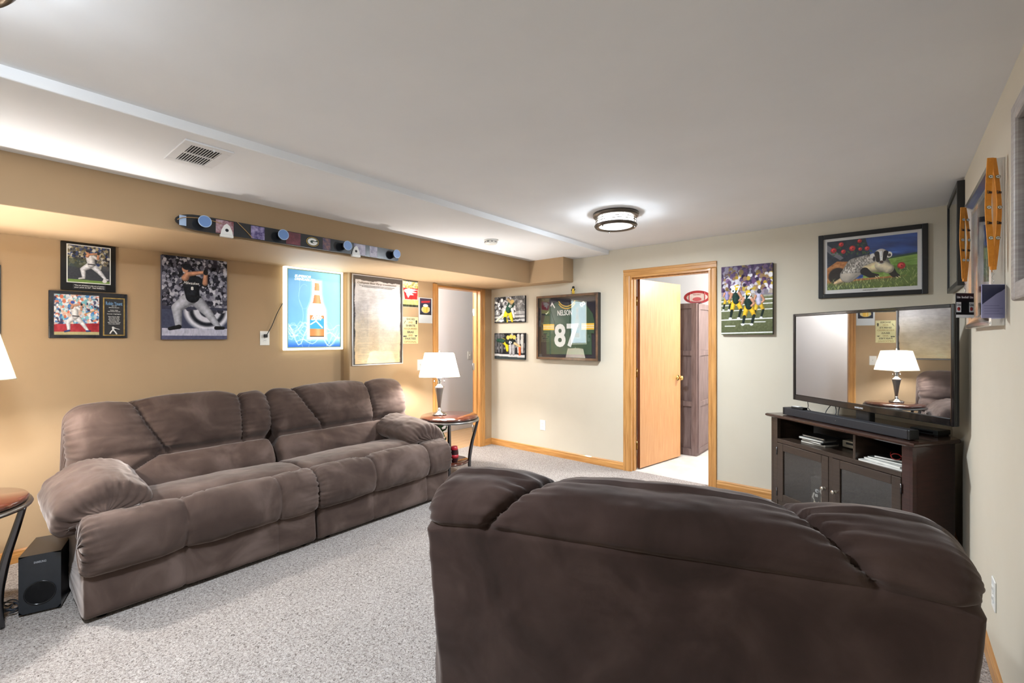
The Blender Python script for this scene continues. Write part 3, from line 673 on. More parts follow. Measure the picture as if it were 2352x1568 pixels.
# ------------------------------------------------------------------ things on the far end table's lower shelf
t = thing('beer_can', 'red and black can on the lower shelf of the far end table', 'can', (-3.353, 3.143, 0.16))
MB().lathe([(0.0, 0.0), (0.028, 0.0), (0.034, 0.012), (0.04, 0.05), (0.041, 0.09), (0.036, 0.125), (0.033, 0.135)], 24).build('body', mat('black_can_print', (38, 18, 22), 0.35, noise=(12, (60, 16, 24))), t)
MB().lathe([(0.036, 0.124), (0.037, 0.13), (0.031, 0.155), (0.026, 0.158), (0.0, 0.15)], 24).build('rim', mat('red_can_print', (178, 28, 44), 0.3), t)
MB().lathe([(0.0412, 0.045), (0.0416, 0.078)], 24).build('band', mat('red_can_band', (190, 40, 52), 0.35), t)
t = thing('green_ornament', 'tall lumpy green cactus-like ornament on the lower shelf', 'ornament', (-3.53, 3.11, 0.16))
g_ = MB()
for k in range(9):
    z = 0.03+k*0.042; r = 0.05-0.0028*k
    g_.lathe([(0.0, z-0.045), (r*0.8, z-0.03), (r*1.15, z), (r*0.8, z+0.03), (0.0, z+0.045)], 10, (0.012*math.sin(k*1.7), 0.012*math.cos(k*2.3), 0))
g_.build('stem', mat('green_glaze', (70, 120, 62), 0.5, noise=(18, (34, 78, 44))), t)
for k in range(8):
    a = k*2.2; z = 0.08+k*0.036
    MB().tube(curve_pts([(0.03*math.cos(a), 0.03*math.sin(a), z), (0.062*math.cos(a), 0.062*math.sin(a), z+0.015), (0.07*math.cos(a), 0.07*math.sin(a), z+0.05)], 4), [0.018, 0.019, 0.018, 0.016, 0.015, 0.012, 0.009, 0.006, 0.003], 8, 0.5).build('leaf', MATS['green_glaze'], t)

# ------------------------------------------------------------------ subwoofer by the sofa
t = thing('subwoofer', 'black box subwoofer on the carpet beside the sofa', 'subwoofer', (-3.315, 0.264, 0), math.radians(73))
M_SUB = mat('black_vinyl', (36, 40, 46), 0.32, noise=(30, (31, 35, 40)))
R0 = 0.058; zc = 0.105
def face_hole(x0, x1, z0, z1, cz, r, y, n=32):
    out = []; inn = []
    for k in range(n):
        a = 2*PI*k/n; c, s_ = math.cos(a), math.sin(a); inn.append((r*c, y, cz+r*s_))
        kx = (x1 if c > 0 else -x0)/abs(c) if abs(c) > 1e-6 else 9; kz = ((z1-cz) if s_ > 0 else (cz-z0))/abs(s_) if abs(s_) > 1e-6 else 9
        q = min(kx, kz); out.append((q*c, y, cz+q*s_))
    return out+inn, [(k, (k+1) % n, n+(k+1) % n, n+k) for k in range(n)]
b_ = MB(); v, f = face_hole(-0.077, 0.077, 0.012, 0.30, zc, R0, 0.0); b_.add(v, f)
b_.box(-0.077, -0.0765, 0, 0.28, 0.012, 0.30).box(0.0765, 0.077, 0, 0.28, 0.012, 0.30).box(-0.077, 0.077, 0.2795, 0.28, 0.012, 0.30).box(-0.077, 0.077, 0, 0.28, 0.2995, 0.30).box(-0.077, 0.077, 0, 0.28, 0.012, 0.0125)
b_.build('cabinet', M_SUB, t)
MB().lathe([(R0, 0.0), (0.052, 0.006), (0.04, 0.022), (0.03, 0.05), (0.027, 0.1), (0.0, 0.11)], 32, (0, 0, zc), 'y').lathe([(R0+0.001, 0.0), (R0+0.002, -0.002), (R0-0.003, -0.001), (R0-0.004, 0.002)], 32, (0, 0, zc), 'y').build('port', mat('port_gloss', (20, 22, 26), 0.2), t)
for sx in (-0.06, 0.06):
    for sy in (0.03, 0.25): MB().lathe([(0.01, 0.0), (0.012, 0.013)], 10, (sx, sy, 0)).build('foot', M_BLACKPL, t)
text('lettering', 'SAMSUNG', 0.014, mat('grey_ink', (150, 152, 156), 0.5), t, 0.0, 0.262, -0.0008, bold=0.0003, width=0.045)
# tangled cable on the carpet
pts = []
for k in range(46):
    a = k*0.52; r = 0.035+0.018*math.sin(k*0.9); pts.append((r*math.cos(a)+0.02*math.sin(k*0.21), 0.9*r*math.sin(a), 0.006+0.0009*k+0.006*(1+math.sin(k*1.3))))
o = MB().tube(curve_pts(pts, 3), 0.0035, 6).build('cable_coil', mat('dark_cable', (34, 44, 56), 0.3)); o.location = (-3.44, 0.165, 0)
tag(o, 'tangled dark cable on the carpet between end table and subwoofer', 'cable')

# ------------------------------------------------------------------ flush ceiling lights with banded glass drum
M_BRONZE = mat('brushed_bronze', (104, 96, 88), 0.35, metal=1.0)
M_DRUM = glassmat('clear_drum_glass', 0.05, 1.45)
def lens_mat():
    m = bpy.data.materials.new('frosted_lens'); m.use_nodes = True; nt = m.node_tree; nt.nodes.clear()
    o = nt.nodes.new('ShaderNodeOutputMaterial'); mx = nt.nodes.new('ShaderNodeMixShader'); a = nt.nodes.new('ShaderNodeAddShader')
    t = nt.nodes.new('ShaderNodeBsdfTransparent'); d = nt.nodes.new('ShaderNodeBsdfTranslucent'); d.inputs[0].default_value = (0.95, 0.93, 0.88, 1)
    e = nt.nodes.new('ShaderNodeEmission'); e.inputs[0].default_value = (1, 0.96, 0.9, 1); e.inputs[1].default_value = 0.7
    mx.inputs[0].default_value = 0.35
    nt.links.new(t.outputs[0], mx.inputs[1]); nt.links.new(d.outputs[0], mx.inputs[2]); nt.links.new(mx.outputs[0], a.inputs[0])
    nt.links.new(e.outputs[0], a.inputs[1]); nt.links.new(a.outputs[0], o.inputs[0]); return m
M_LENS = lens_mat()
def flush_light(label, loc):
    t = thing('flush_ceiling_light', label, 'ceiling light', loc, 0.3, 'flush ceiling lights')
    MB().lathe([(0.0, 0.0), (0.168, 0.0), (0.172, -0.012), (0.165, -0.026), (0.135, -0.03)], 48).build('canopy', M_BRONZE, t)
    MB().lathe([(0.132, -0.028), (0.132, -0.088)], 48).build('glass_drum', M_LENS, t)
    MB().lathe([(0.125, -0.086), (0.155, -0.082), (0.16, -0.092), (0.15, -0.106), (0.125, -0.1), (0.125, -0.086)], 48).build('lower_ring', M_BRONZE, t)
    MB().lathe([(0.125, -0.096), (0.06, -0.102), (0.0, -0.104)], 36).build('lens', M_LENS, t)
    for z in (-0.045, -0.062): MB().tube([(0.147*math.cos(2*PI*k/40), 0.147*math.sin(2*PI*k/40), z) for k in range(41)], 0.0034, 6).build('band', M_BRONZE, t)
    for k in range(6):
        a = 2*PI*k/6; MB().tube([(0.15*math.cos(a), 0.15*math.sin(a), -0.02), (0.15*math.cos(a), 0.15*math.sin(a), -0.09)], 0.0025, 6).build('strut', M_BRONZE, t)
        if k % 2 == 0: MB().lathe([(0.005, -0.104), (0.006, -0.114), (0.0, -0.118)], 8, (0.145*math.cos(a), 0.145*math.sin(a), 0)).build('screw_cap', M_BRONZE, t)
    for s_ in (-1, 1): MB().lathe([(0.0, -0.04), (0.018, -0.044), (0.026, -0.06), (0.018, -0.076), (0.0, -0.08)], 14, (s_*0.055, 0, 0)).build('bulb', M_BULB, t)
    for s_ in (-1, 1):
        l = bpy.data.lights.new('bulb_light', 'POINT'); l.energy = POWER_CEIL*0.22; l.shadow_soft_size = 0.03; l.color = (0.83, 0.915, 1.0)
        o = bpy.data.objects.new('bulb_light', l); COL.objects.link(o); o.parent = t; o.location = (s_*0.055, 0, -0.06)
    l = bpy.data.lights.new('lens_light', 'AREA'); l.shape = 'DISK'; l.size = 0.24; l.energy = POWER_CEIL; l.color = (0.83, 0.915, 1.0)   # light leaving the frosted lens
    o = bpy.data.objects.new('lens_light', l); COL.objects.link(o); o.parent = t; o.location = (0, 0, -0.107)
    return t
flush_light('banded glass ceiling light in front of the open oak door', (-1.62, 3.18, H))
flush_light('ceiling light cut off by the top left corner', (-1.67, -0.065, H))

# ------------------------------------------------------------------ ceiling vent and smoke detector
t = thing('ceiling_vent', 'white louvred air vent on the lowered ceiling', 'vent', (-2.62, 0.752, H2))
M_VENT = mat('vent_enamel', (228, 229, 231), 0.4)
MB().box(-0.17, -0.125, -0.10, 0.10, -0.008, 0, 0.002).box(0.125, 0.17, -0.10, 0.10, -0.008, 0, 0.002).box(-0.125, 0.125, -0.10, -0.062, -0.008, 0, 0.002).box(-0.125, 0.125, 0.062, 0.10, -0.008, 0, 0.002).build('frame', M_VENT, t)
MB().box(-0.125, 0.125, -0.062, 0.062, -0.0005, 0).build('shade_plate', mat('duct_shade', (24, 24, 26), 0.9), t)  # dark plate: the shade behind the slats is put into its colour
MB().box(-0.006, 0.006, -0.062, 0.062, -0.007, -0.001).build('centre_bar', M_VENT, t)
for k in range(11):
    y = -0.056+k*0.0112
    MB().box(-0.123, 0.123, y-0.0013, y+0.0013, -0.0075, -0.0058).build('slat', M_VENT, t)
MB().box(0.145, 0.15, 0.018, 0.022, -0.02, -0.008).build('lever', M_VENT, t)
t = thing('smoke_detector', 'small round white smoke detector on the lowered ceiling', 'smoke detector', (-2.844, 3.12, H2))
MB().lathe([(0.0, 0.0), (0.062, 0.0), (0.064, -0.006), (0.06, -0.012)], 28).build('mount', M_PLASTIC, t)
MB().lathe([(0.056, -0.012), (0.058, -0.03), (0.048, -0.038), (0.0, -0.04)], 28).build('cover', M_PLASTIC, t)
for k in range(10):
    a = 2*PI*k/10; MB().box(0.0565, 0.0595, -0.008, 0.008, -0.026, -0.016).build('vent_slot', mat('slot_grey', (150, 150, 150), 0.6), t).rotation_euler = (0, 0, a)

# ------------------------------------------------------------------ corner TV stand
SR = math.atan2(-0.672, 0.862); SO = (-0.7575, 4.1387)
M_ESP = mat('espresso_wood', (58, 45, 36), 0.35, noise=(3, (46, 35, 27), (3, 3, 30), 4), coat=0.25)
M_ESPR = mat('espresso_wood_red', (62, 34, 28), 0.3, noise=(3, (46, 26, 22), (3, 3, 30), 4), coat=0.3)
M_TOPW = mat('espresso_top', (66, 44, 36), 0.22, noise=(3, (50, 32, 26), (3, 30, 3), 4), coat=0.4)
st = thing('tv_stand', 'dark espresso corner TV stand with two glass doors', 'tv stand', (SO[0], SO[1], 0), SR)
hexo = [(-0.02, -0.03), (1.095, -0.03), (1.062, 0.37), (0.72, 0.62), (0.36, 0.62), (0.01, 0.37)]
hexi = [(0.012, 0.0), (1.066, 0.0), (1.036, 0.36), (0.71, 0.6), (0.37, 0.6), (0.034, 0.36)]
sh_ = [(0.535+(x-0.535)*0.985, 0.27+(y-0.27)*0.97) for x, y in hexo]
tp = MB(); n_ = 6; v = [(x, y, 0.768) for x, y in sh_]+[(x, y, 0.775) for x, y in hexo]+[(x, y, 0.785) for x, y in hexo]+[(x, y, 0.792) for x, y in sh_]
tp.add(v, [tuple(range(6))[::-1], tuple(range(18, 24))]+[(r*6+k, r*6+(k+1) % 6, r*6+6+(k+1) % 6, r*6+6+k) for r in range(3) for k in range(6)])
tp.build('top', M_TOPW, st)
def quadwall(a, b, z0, z1, th):
    ax, ay = a; bx_, by_ = b; L = math.hypot(bx_-ax, by_-ay); nx_, ny_ = -(by_-ay)/L*th, (bx_-ax)/L*th
    return MB().prism([(ax, ay), (bx_, by_), (bx_+nx_, by_+ny_), (ax+nx_, ay+ny_)], z0, z1, 'xyz')
quadwall(hexi[1], hexi[2], 0.0, 0.768, 0.018).build('side_panel', M_ESPR, st)
quadwall(hexi[5], hexi[0], 0.0, 0.768, 0.018).build('side_panel', M_ESP, st)
for k in (2, 3, 4): quadwall(hexi[k], hexi[k+1], 0.05, 0.768, 0.01).build('back_panel', M_ESP, st)
MB().box(0.012, 0.072, 0.0, 0.03, 0, 0.768, 0.002).build('post', M_ESP, st)
MB().box(1.006, 1.066, 0.0, 0.03, 0, 0.768, 0.002).build('post', M_ESPR, st)
MB().box(0.072, 1.006, 0.0, 0.02, 0.576, 0.606, 0.002).build('rail', M_ESP, st)
MB().box(0.072, 1.006, 0.004, 0.02, 0.05, 0.126, 0.002).build('rail', M_ESP, st)
MB().box(0.526, 0.556, 0.0, 0.02, 0.126, 0.576).build('centre_stile', M_ESP, st)
inner = [(0.04, 0.02), (1.03, 0.02), (1.0, 0.35), (0.7, 0.585), (0.38, 0.585), (0.07, 0.35)]
MB().prism(inner, 0.588, 0.604, 'xyz').build('shelf', M_ESP, st)
MB().prism(inner, 0.11, 0.125, 'xyz').build('shelf', M_ESP, st)
MB().box(0.698, 0.714, 0.006, 0.5, 0.604, 0.768).build('divider', M_ESP, st)
M_DGLASS = glassmat('cabinet_glass', 0.02, 1.6, (238, 238, 236), 1.6)
M_PEWTER = mat('pewter_knob', (190, 184, 172), 0.3, metal=1.0)
for (a_, b__, kx) in ((0.075, 0.525, 0.496), (0.557, 1.004, 0.578)):
    z0, z1, fw = 0.128, 0.573, 0.055
    dr = MB().box(a_, a_+fw, -0.004, 0.016, z0, z1, 0.003).box(b__-fw, b__, -0.004, 0.016, z0, z1, 0.003).box(a_+fw, b__-fw, -0.004, 0.016, z1-fw, z1, 0.003).box(a_+fw, b__-fw, -0.004, 0.016, z0, z0+fw, 0.003).build('door', M_ESP, st)
    MB().box(a_+fw-0.004, b__-fw+0.004, 0.004, 0.007, z0+fw-0.004, z1-fw+0.004).build('glass_pane', M_DGLASS, dr)
    MB().lathe([(0.0, -0.034), (0.011, -0.032), (0.014, -0.026), (0.008, -0.018), (0.006, -0.01), (0.011, -0.006), (0.011, -0.003)], 18, (kx, 0, 0.35), 'y').build('knob', M_PEWTER, dr)
    hx = a_-0.002 if kx > 0.3 and a_ < 0.3 else b__+0.002
    for z in (0.19, 0.51): MB().lathe([(0.004, z-0.03), (0.004, z+0.03)], 8, (hx, -0.006, 0)).build('hinge', M_GUN, dr)
def on_stand(name, label, cat, x, y, z, rz=0.0, group=None):
    c, s_ = math.cos(SR), math.sin(SR); return thing(name, label, cat, (SO[0]+x*c-y*s_, SO[1]+x*s_+y*c, z), SR+rz, group)
# added print of two players, standing in for a reflection in the left pane
t = on_stand('reflected_players', 'clear standee with two football players, added in place of a reflection in the left cabinet pane', 'standee', 0.40, 0.06, 0.126, 0.15)
MB().box(-0.075, 0.075, 0.004, 0.007, 0.0, 0.27, 0.001).build('acrylic_sheet', glassmat('acrylic', 0.02, 1.45), t)
MB().box(-0.08, 0.08, -0.02, 0.03, -0.001, 0.006, 0.002).build('stand_base', M_BLACKPL, t)
p = Paint(84, 150, (48, 46, 42))
for (x, y, hs) in ((0.30, 0.36, 0), (0.70, 0.14, 1)):
    p.limb([(x-0.08, y+0.30), (x-0.12, y+0.48), (x-0.1, y+0.6)], [0.07, 0.055, 0.04], (214, 204, 182)); p.limb([(x+0.06, y+0.30), (x+0.1, y+0.5), (x+0.04, y+0.62)], [0.07, 0.055, 0.04], (206, 198, 180))
    p.limb([(x, y+0.1), (x, y+0.28)], [0.17, 0.12], (42, 42, 44)); p.limb([(x-0.13, y+0.12), (x-0.2, y+0.24), (x-0.12, y+0.3)], [0.06, 0.05, 0.04], (190, 186, 180))
    p.ell(x+0.02, y+0.02, 0.1, 0.055, (196, 198, 202)); p.ell(x+0.05, y+0.03, 0.05, 0.03, (90, 90, 92))
p.noise(18, 40, 40, 4)
picture('player_print', p, -0.07, 0.07, 0.008, 0.255, 0.003, M_PRINT, t)
for x, z, s_ in ((-0.028, 0.128, '83'), (0.026, 0.182, '85')): text('number', s_, 0.02, M_INKW, t, x, z, 0.002, bold=0.0008, height=0.022)

# things on the stand's open shelf
M_CASE = [mat('case_%s' % n__, c_, 0.4) for n__, c_ in (('black', (30, 30, 32)), ('grey', (150, 150, 146)), ('green', (60, 84, 58)), ('white', (214, 210, 200)))]
for k, (c_, l_) in enumerate(((3, 'bottom pale disc case of the stack on the TV stand shelf'), (0, 'black disc case second from the bottom of the stack'), (1, 'grey disc case third from the bottom of the stack'), (0, 'black disc case on top of the stack on the shelf'))):
    t = on_stand('disc_case', l_, 'disc case', 0.30+0.008*(k % 2), 0.16-0.01*(k % 3), 0.604+k*0.0155, (0.1, -0.06, 0.12, 0.04)[k], 'disc cases stacked on the shelf')
    MB().box(-0.095, 0.095, -0.068, 0.068, 0, 0.015, 0.003).build('shell', M_CASE[c_], t); MB().box(-0.085, 0.085, -0.0695, -0.067, 0.004, 0.011).build('paper_edge', M_CASE[3], t)
for k, (c_, l_) in enumerate((((224, 222, 216), 'lowest white-edged magazine in the right shelf bay'), ((206, 204, 198), 'second magazine up in the right shelf bay'), ((92, 96, 92), 'grey-green magazine near the top of the pile'), ((44, 46, 44), 'dark-covered magazine topping the right shelf pile'))):
    t = on_stand('magazine', l_, 'magazine', 0.855+0.01*(k % 2), 0.155+0.012*k, 0.604+k*0.011, (0.05, -0.08, 0.1, 0.2)[k], 'magazines on the shelf')
    sc_ = 1-0.08*k; pg = MB().box(-0.13*sc_, 0.13*sc_, -0.14*sc_, 0.1*sc_, 0.001, 0.01, 0.001).build('pages', mat('paper_white', (228, 226, 218), 0.7), t)
    MB().box(-0.131*sc_, 0.131*sc_, -0.141*sc_, 0.101*sc_, 0.01, 0.011).box(-0.131*sc_, 0.131*sc_, -0.141*sc_, 0.101*sc_, 0.0, 0.001).build('cover', mat('cover_%d' % k, c_, 0.35, noise=(25, tuple(max(0, v-50) for v in c_))), t)
t = on_stand('red_glasses', 'red-framed eyeglasses lying on the magazines', 'glasses', 0.935, 0.10, 0.65, 0.6)
M_RED = mat('red_plastic', (158, 40, 34), 0.35)
for s_ in (-1, 1):
    MB().tube([(s_*0.03+0.024*math.cos(2*PI*k/16), 0.0, 0.018+0.018*math.sin(2*PI*k/16)) for k in range(17)], 0.003, 6).build('rim', M_RED, t)
    MB().tube(curve_pts([(s_*0.056, 0, 0.022), (s_*0.058, 0.06, 0.03), (s_*0.052, 0.12, 0.022)], 4), 0.0026, 6).build('temple', M_RED, t)
MB().tube([(-0.008, 0, 0.022), (0, 0, 0.026), (0.008, 0, 0.022)], 0.0028, 6).build('bridge', M_RED, t)
t = on_stand('media_player', 'pale flat media player at the back of the left shelf bay', 'media player', 0.55, 0.33, 0.604)
MB().box(-0.13, 0.13, -0.1, 0.1, 0.006, 0.055, 0.005).build('case', mat('pale_metal_case', (178, 168, 146), 0.4, metal=0.4), t)
MB().box(-0.1, 0.02, -0.1015, -0.0995, 0.03, 0.044).build('disc_slot', M_BLACKPL, t)
for x in (-0.1, 0.1):
    for y in (-0.08, 0.08): MB().lathe([(0.01, 0), (0.01, 0.007)], 10, (x, y, 0)).build('foot', M_BLACKPL, t)
# sound bar, set-top box, small receiver
t = on_stand('sound_bar', 'long black sound bar in front of the television', 'sound bar', 0.56, 0.065, 0.792)
MB().box(-0.455, 0.455, -0.035, 0.035, 0.004, 0.060, 0.004).build('housing', mat('speaker_mesh', (24, 23, 27), 0.65, noise=(400, (34, 33, 38), (1, 1, 1), 1)), t)
MB().box(0.455, 0.468, -0.035, 0.035, 0.004, 0.060, 0.003).build('end_cap', M_BLACKPL, t); MB().box(-0.468, -0.455, -0.035, 0.035, 0.004, 0.060, 0.003).build('end_cap', M_BLACKPL, t)
for x in (-0.4, 0.4): MB().box(x-0.02, x+0.02, -0.02, 0.02, 0.0, 0.004).build('foot', M_BLACKPL, t)
for x in (-0.09, -0.01): MB().lathe([(0.0, -0.0362), (0.003, -0.0358)], 10, (x, 0, 0.034), 'y').build('indicator', M_STEEL, t)
t = on_stand('set_top_box', 'flat black set-top box at the right end of the stand', 'set-top box', 0.90, 0.36, 0.792, 0.1)
MB().box(-0.075, 0.075, -0.06, 0.06, 0.006, 0.036, 0.004).build('case', M_BLACKPL, t); MB().box(-0.05, 0.05, -0.0605, -0.0595, 0.014, 0.026).build('display', mat('dark_display', (8, 8, 10), 0.1), t)
for x in (-0.06, 0.06): MB().box(x-0.01, x+0.01, -0.05, 0.05, 0, 0.006).build('foot', M_BLACKPL, t)
t = on_stand('streaming_box', 'small black box with a white top lying on the sound bar', 'media box', 0.21, 0.068, 0.852, 0.08)
MB().box(-0.05, 0.05, -0.024, 0.024, 0, 0.016, 0.003).build('case', M_BLACKPL, t); MB().box(-0.045, 0.01, -0.02, 0.018, 0.016, 0.0185, 0.001).build('top_label', M_PLASTIC, t)

# ------------------------------------------------------------------ television
def screen_mat():
    m = bpy.data.materials.new('glossy_screen'); m.use_nodes = True; nt = m.node_tree; nt.nodes.clear()
    o = nt.nodes.new('ShaderNodeOutputMaterial'); mx = nt.nodes.new('ShaderNodeMixShader'); mx.inputs[0].default_value = 0.42
    d = nt.nodes.new('ShaderNodeBsdfDiffuse'); d.inputs[0].default_value = (0.006, 0.006, 0.007, 1); g = nt.nodes.new('ShaderNodeBsdfGlossy')
    g.inputs['Roughness'].default_value = 0.015; g.inputs[0].default_value = (0.9, 0.95, 1.0, 1)
    nt.links.new(d.outputs[0], mx.inputs[1]); nt.links.new(g.outputs[0], mx.inputs[2]); nt.links.new(mx.outputs[0], o.inputs[0]); return m
t = on_stand('television', 'large flat black television reflecting the lit table lamp', 'television', 0.645, 0.12, 0.792, -0.049)
MG = mat('gloss_black', (10, 11, 13), 0.12, coat=0.4)
W2 = 0.572; ZB, ZT = 0.113, 0.785
MB().box(-W2, W2, 0.004, 0.03, ZB, ZT, 0.006).build('housing', M_BLACKPL, t)
MB().box(-W2+0.06, W2-0.06, 0.03, 0.062, ZB+0.08, ZT-0.12, 0.02).build('rear_cover', M_BLACKPL, t)
bz = MB().box(-W2, -W2+0.021, -0.006, 0.006, ZB, ZT, 0.004).box(W2-0.021, W2, -0.006, 0.006, ZB, ZT, 0.004).box(-W2+0.02, W2-0.02, -0.006, 0.006, ZT-0.021, ZT, 0.004).box(-W2+0.02, W2-0.02, -0.006, 0.006, ZB, ZB+0.044, 0.004).build('bezel', MG, t)
MB().box(-W2+0.02, W2-0.02, 0.0, 0.005, ZB+0.042, ZT-0.02).build('screen', screen_mat(), t)
text('logo', 'SAMSUNG', 0.014, mat('silver_ink', (200, 202, 206), 0.4), bz, 0.0, ZB+0.02, -0.0068, bold=0.0003, width=0.06)
MB().box(-0.24, 0.24, 0.0, 0.2, 0.0, 0.01, 0.004).build('stand_plate', MG, t)
MB().box(-0.05, 0.05, 0.02, 0.07, 0.01, 0.2, 0.008).build('neck', M_BLACKPL, t)
t = on_stand('tv_cables', 'thin black cables looping behind the sound bar under the television', 'cable', 0.42, 0.14, 0.792)
MB().tube(curve_pts([(-0.02, 0.03, 0.13), (-0.05, 0.0, 0.06), (-0.01, -0.02, 0.02), (0.03, 0.0, 0.06), (0.0, 0.03, 0.12)], 6), 0.003, 6).build('cable', M_BLACKPL, t)
MB().tube(curve_pts([(0.03, 0.04, 0.13), (0.05, 0.0, 0.05), (0.1, 0.0, 0.025), (0.16, 0.02, 0.03)], 6), 0.003, 6).build('cable', M_BLACKPL, t)
MB().tube(curve_pts([(-0.25, 0.04, 0.13), (-0.22, 0.02, 0.08), (-0.17, -0.03, 0.07), (-0.13, 0.0, 0.03), (-0.02, 0.0, 0.015)], 6), 0.0025, 6).build('cable', M_BLACKPL, t)

# ------------------------------------------------------------------ storage room: tall cupboard and football sign
M_CUP = mat('weathered_wood', (128, 108, 104), 0.55, noise=(2.5, (98, 78, 74), (14, 14, 1.5), 5), bump=(3, 0.2, 0.003, (14, 14, 1.5)))
t = thing('tall_cupboard', 'tall weathered wooden cupboard seen through the open door', 'cupboard', (-1.78, 5.56, 0))
Wc, Dc, Hc = 0.46, 0.62, 1.80
MB().box(-Wc, 0, 0, Dc, 0.0, Hc).build('carcass', M_CUP, t)
def framed(y, along, a, b, axis):
    out = []
    z = [0.0, 0.60, 1.20, Hc]
    return z
fr = MB().box(-Wc, -Wc+0.06, -0.03, 0, 0, Hc).box(-0.06, 0, -0.03, 0, 0, Hc)
for z in (0.0, 0.58, 1.18, Hc-0.06): fr.box(-Wc+0.06, -0.06, -0.03, 0, z, z+0.06+(0.02 if z == 0 else 0))
fr.build('side_frame', M_CUP, t)
for k in range(3): MB().box(-Wc+0.06, -0.06, -0.002, 0, (0.08, 0.64, 1.24)[k], (0.58, 1.18, Hc-0.06)[k]).build('side_inset', M_CUP, t)
dr = MB().box(0, 0.018, 0.004, 0.064, 0.03, Hc-0.01).box(0, 0.018, Dc-0.064, Dc-0.004, 0.03, Hc-0.01)
for z in (0.03, 0.58, 1.18, Hc-0.07): dr.box(0, 0.018, 0.064, Dc-0.064, z, z+0.06)
dd_ = dr.build('door', M_CUP, t)
for k in range(3): MB().box(0, 0.006, 0.064, Dc-0.064, (0.09, 0.64, 1.24)[k], (0.58, 1.18, Hc-0.07)[k]).build('door_inset', M_CUP, dd_)
MB().tube(curve_pts([(0.018, Dc-0.04, 1.0), (0.045, Dc-0.04, 1.02), (0.05, Dc-0.04, 1.09), (0.045, Dc-0.04, 1.16), (0.018, Dc-0.04, 1.18)], 5), 0.005, 8).build('handle', M_GUN, dd_)
t = thing('football_sign', 'red and white football-shaped sign on top of the cupboard', 'sign', (-1.80, 5.62, 1.80), 0.15)
ov = [(0.15*math.cos(2*PI*k/40), 0.075+0.078*math.sin(2*PI*k/40)) for k in range(40)]
MB().prism(ov, -0.012, 0.012, 'xzy').build('panel', mat('sign_red', (168, 44, 52), 0.4), t)
MB().prism([(0.118*math.cos(2*PI*k/40), 0.072+0.05*math.sin(2*PI*k/40)) for k in range(40)], -0.014, -0.012, 'xzy').build('face', mat('sign_white', (226, 214, 214), 0.4), t)
for s_ in (-1, 1): MB().tube([(s_*(0.075+0.012*math.cos(a)), -0.0145, 0.075+0.055*math.sin(a)) for a in np.linspace(-1.4, 1.4, 9)], 0.006, 6).build('stripe', MATS['sign_red'], t)
MB().prism([(0.05*math.cos(2*PI*k/24), 0.05+0.024*math.sin(2*PI*k/24)) for k in range(24)], -0.016, -0.014, 'xzy').build('emblem', mat('emblem_pink', (196, 92, 100), 0.4), t)
text('lettering', 'FOOTBALL', 0.02, MATS['sign_red'], t, 0, 0.105, -0.0148, width=0.085)
MB().box(-0.05, 0.05, -0.03, 0.03, 0, 0.006).build('foot', M_BLACKPL, t)

# ------------------------------------------------------------------ wall art helpers (local x = right, -y = out of the wall)
LEFT, BACKW, RIGHT = PI/2, 0.0, -PI/2
def wall_thing(name, label, cat, wall, a, z, group=None, off=0.0):
    loc = {'L': (XW+off, a, z), 'J': (XL+off, a, z), 'B': (a, YB-off, z), 'R': (XR-off, a, z), 'S': (XS+off, a, z)}[wall]
    return thing(name, label, cat, loc, {'L': LEFT, 'J': LEFT, 'S': LEFT, 'B': BACKW, 'R': RIGHT}[wall], group)
def frame4(t, w_, h_, fw, d, m, bev=0.003, y0=0.0, name='frame'):
    for nm, bx in (('frame_side', (-w_/2, -w_/2+fw, -h_/2, h_/2)), ('frame_side', (w_/2-fw, w_/2, -h_/2, h_/2)), ('frame_rail', (-w_/2+fw, w_/2-fw, h_/2-fw, h_/2)), ('frame_rail', (-w_/2+fw, w_/2-fw, -h_/2, -h_/2+fw))):
        MB().box(bx[0], bx[1], -d, y0, bx[2], bx[3], bev).build(nm, m, t)
def canvas(t, w_, h_, d, p, m_side):
    MB().box(-w_/2, w_/2, -d+0.001, 0, -h_/2, h_/2, 0.004).build('wrapped_frame', m_side, t)
    picture('printed_face', p, -w_/2+0.001, w_/2-0.001, -h_/2+0.001, h_/2-0.001, -d-0.0005, M_CANVAS, t)
SKIN = (206, 150, 120)
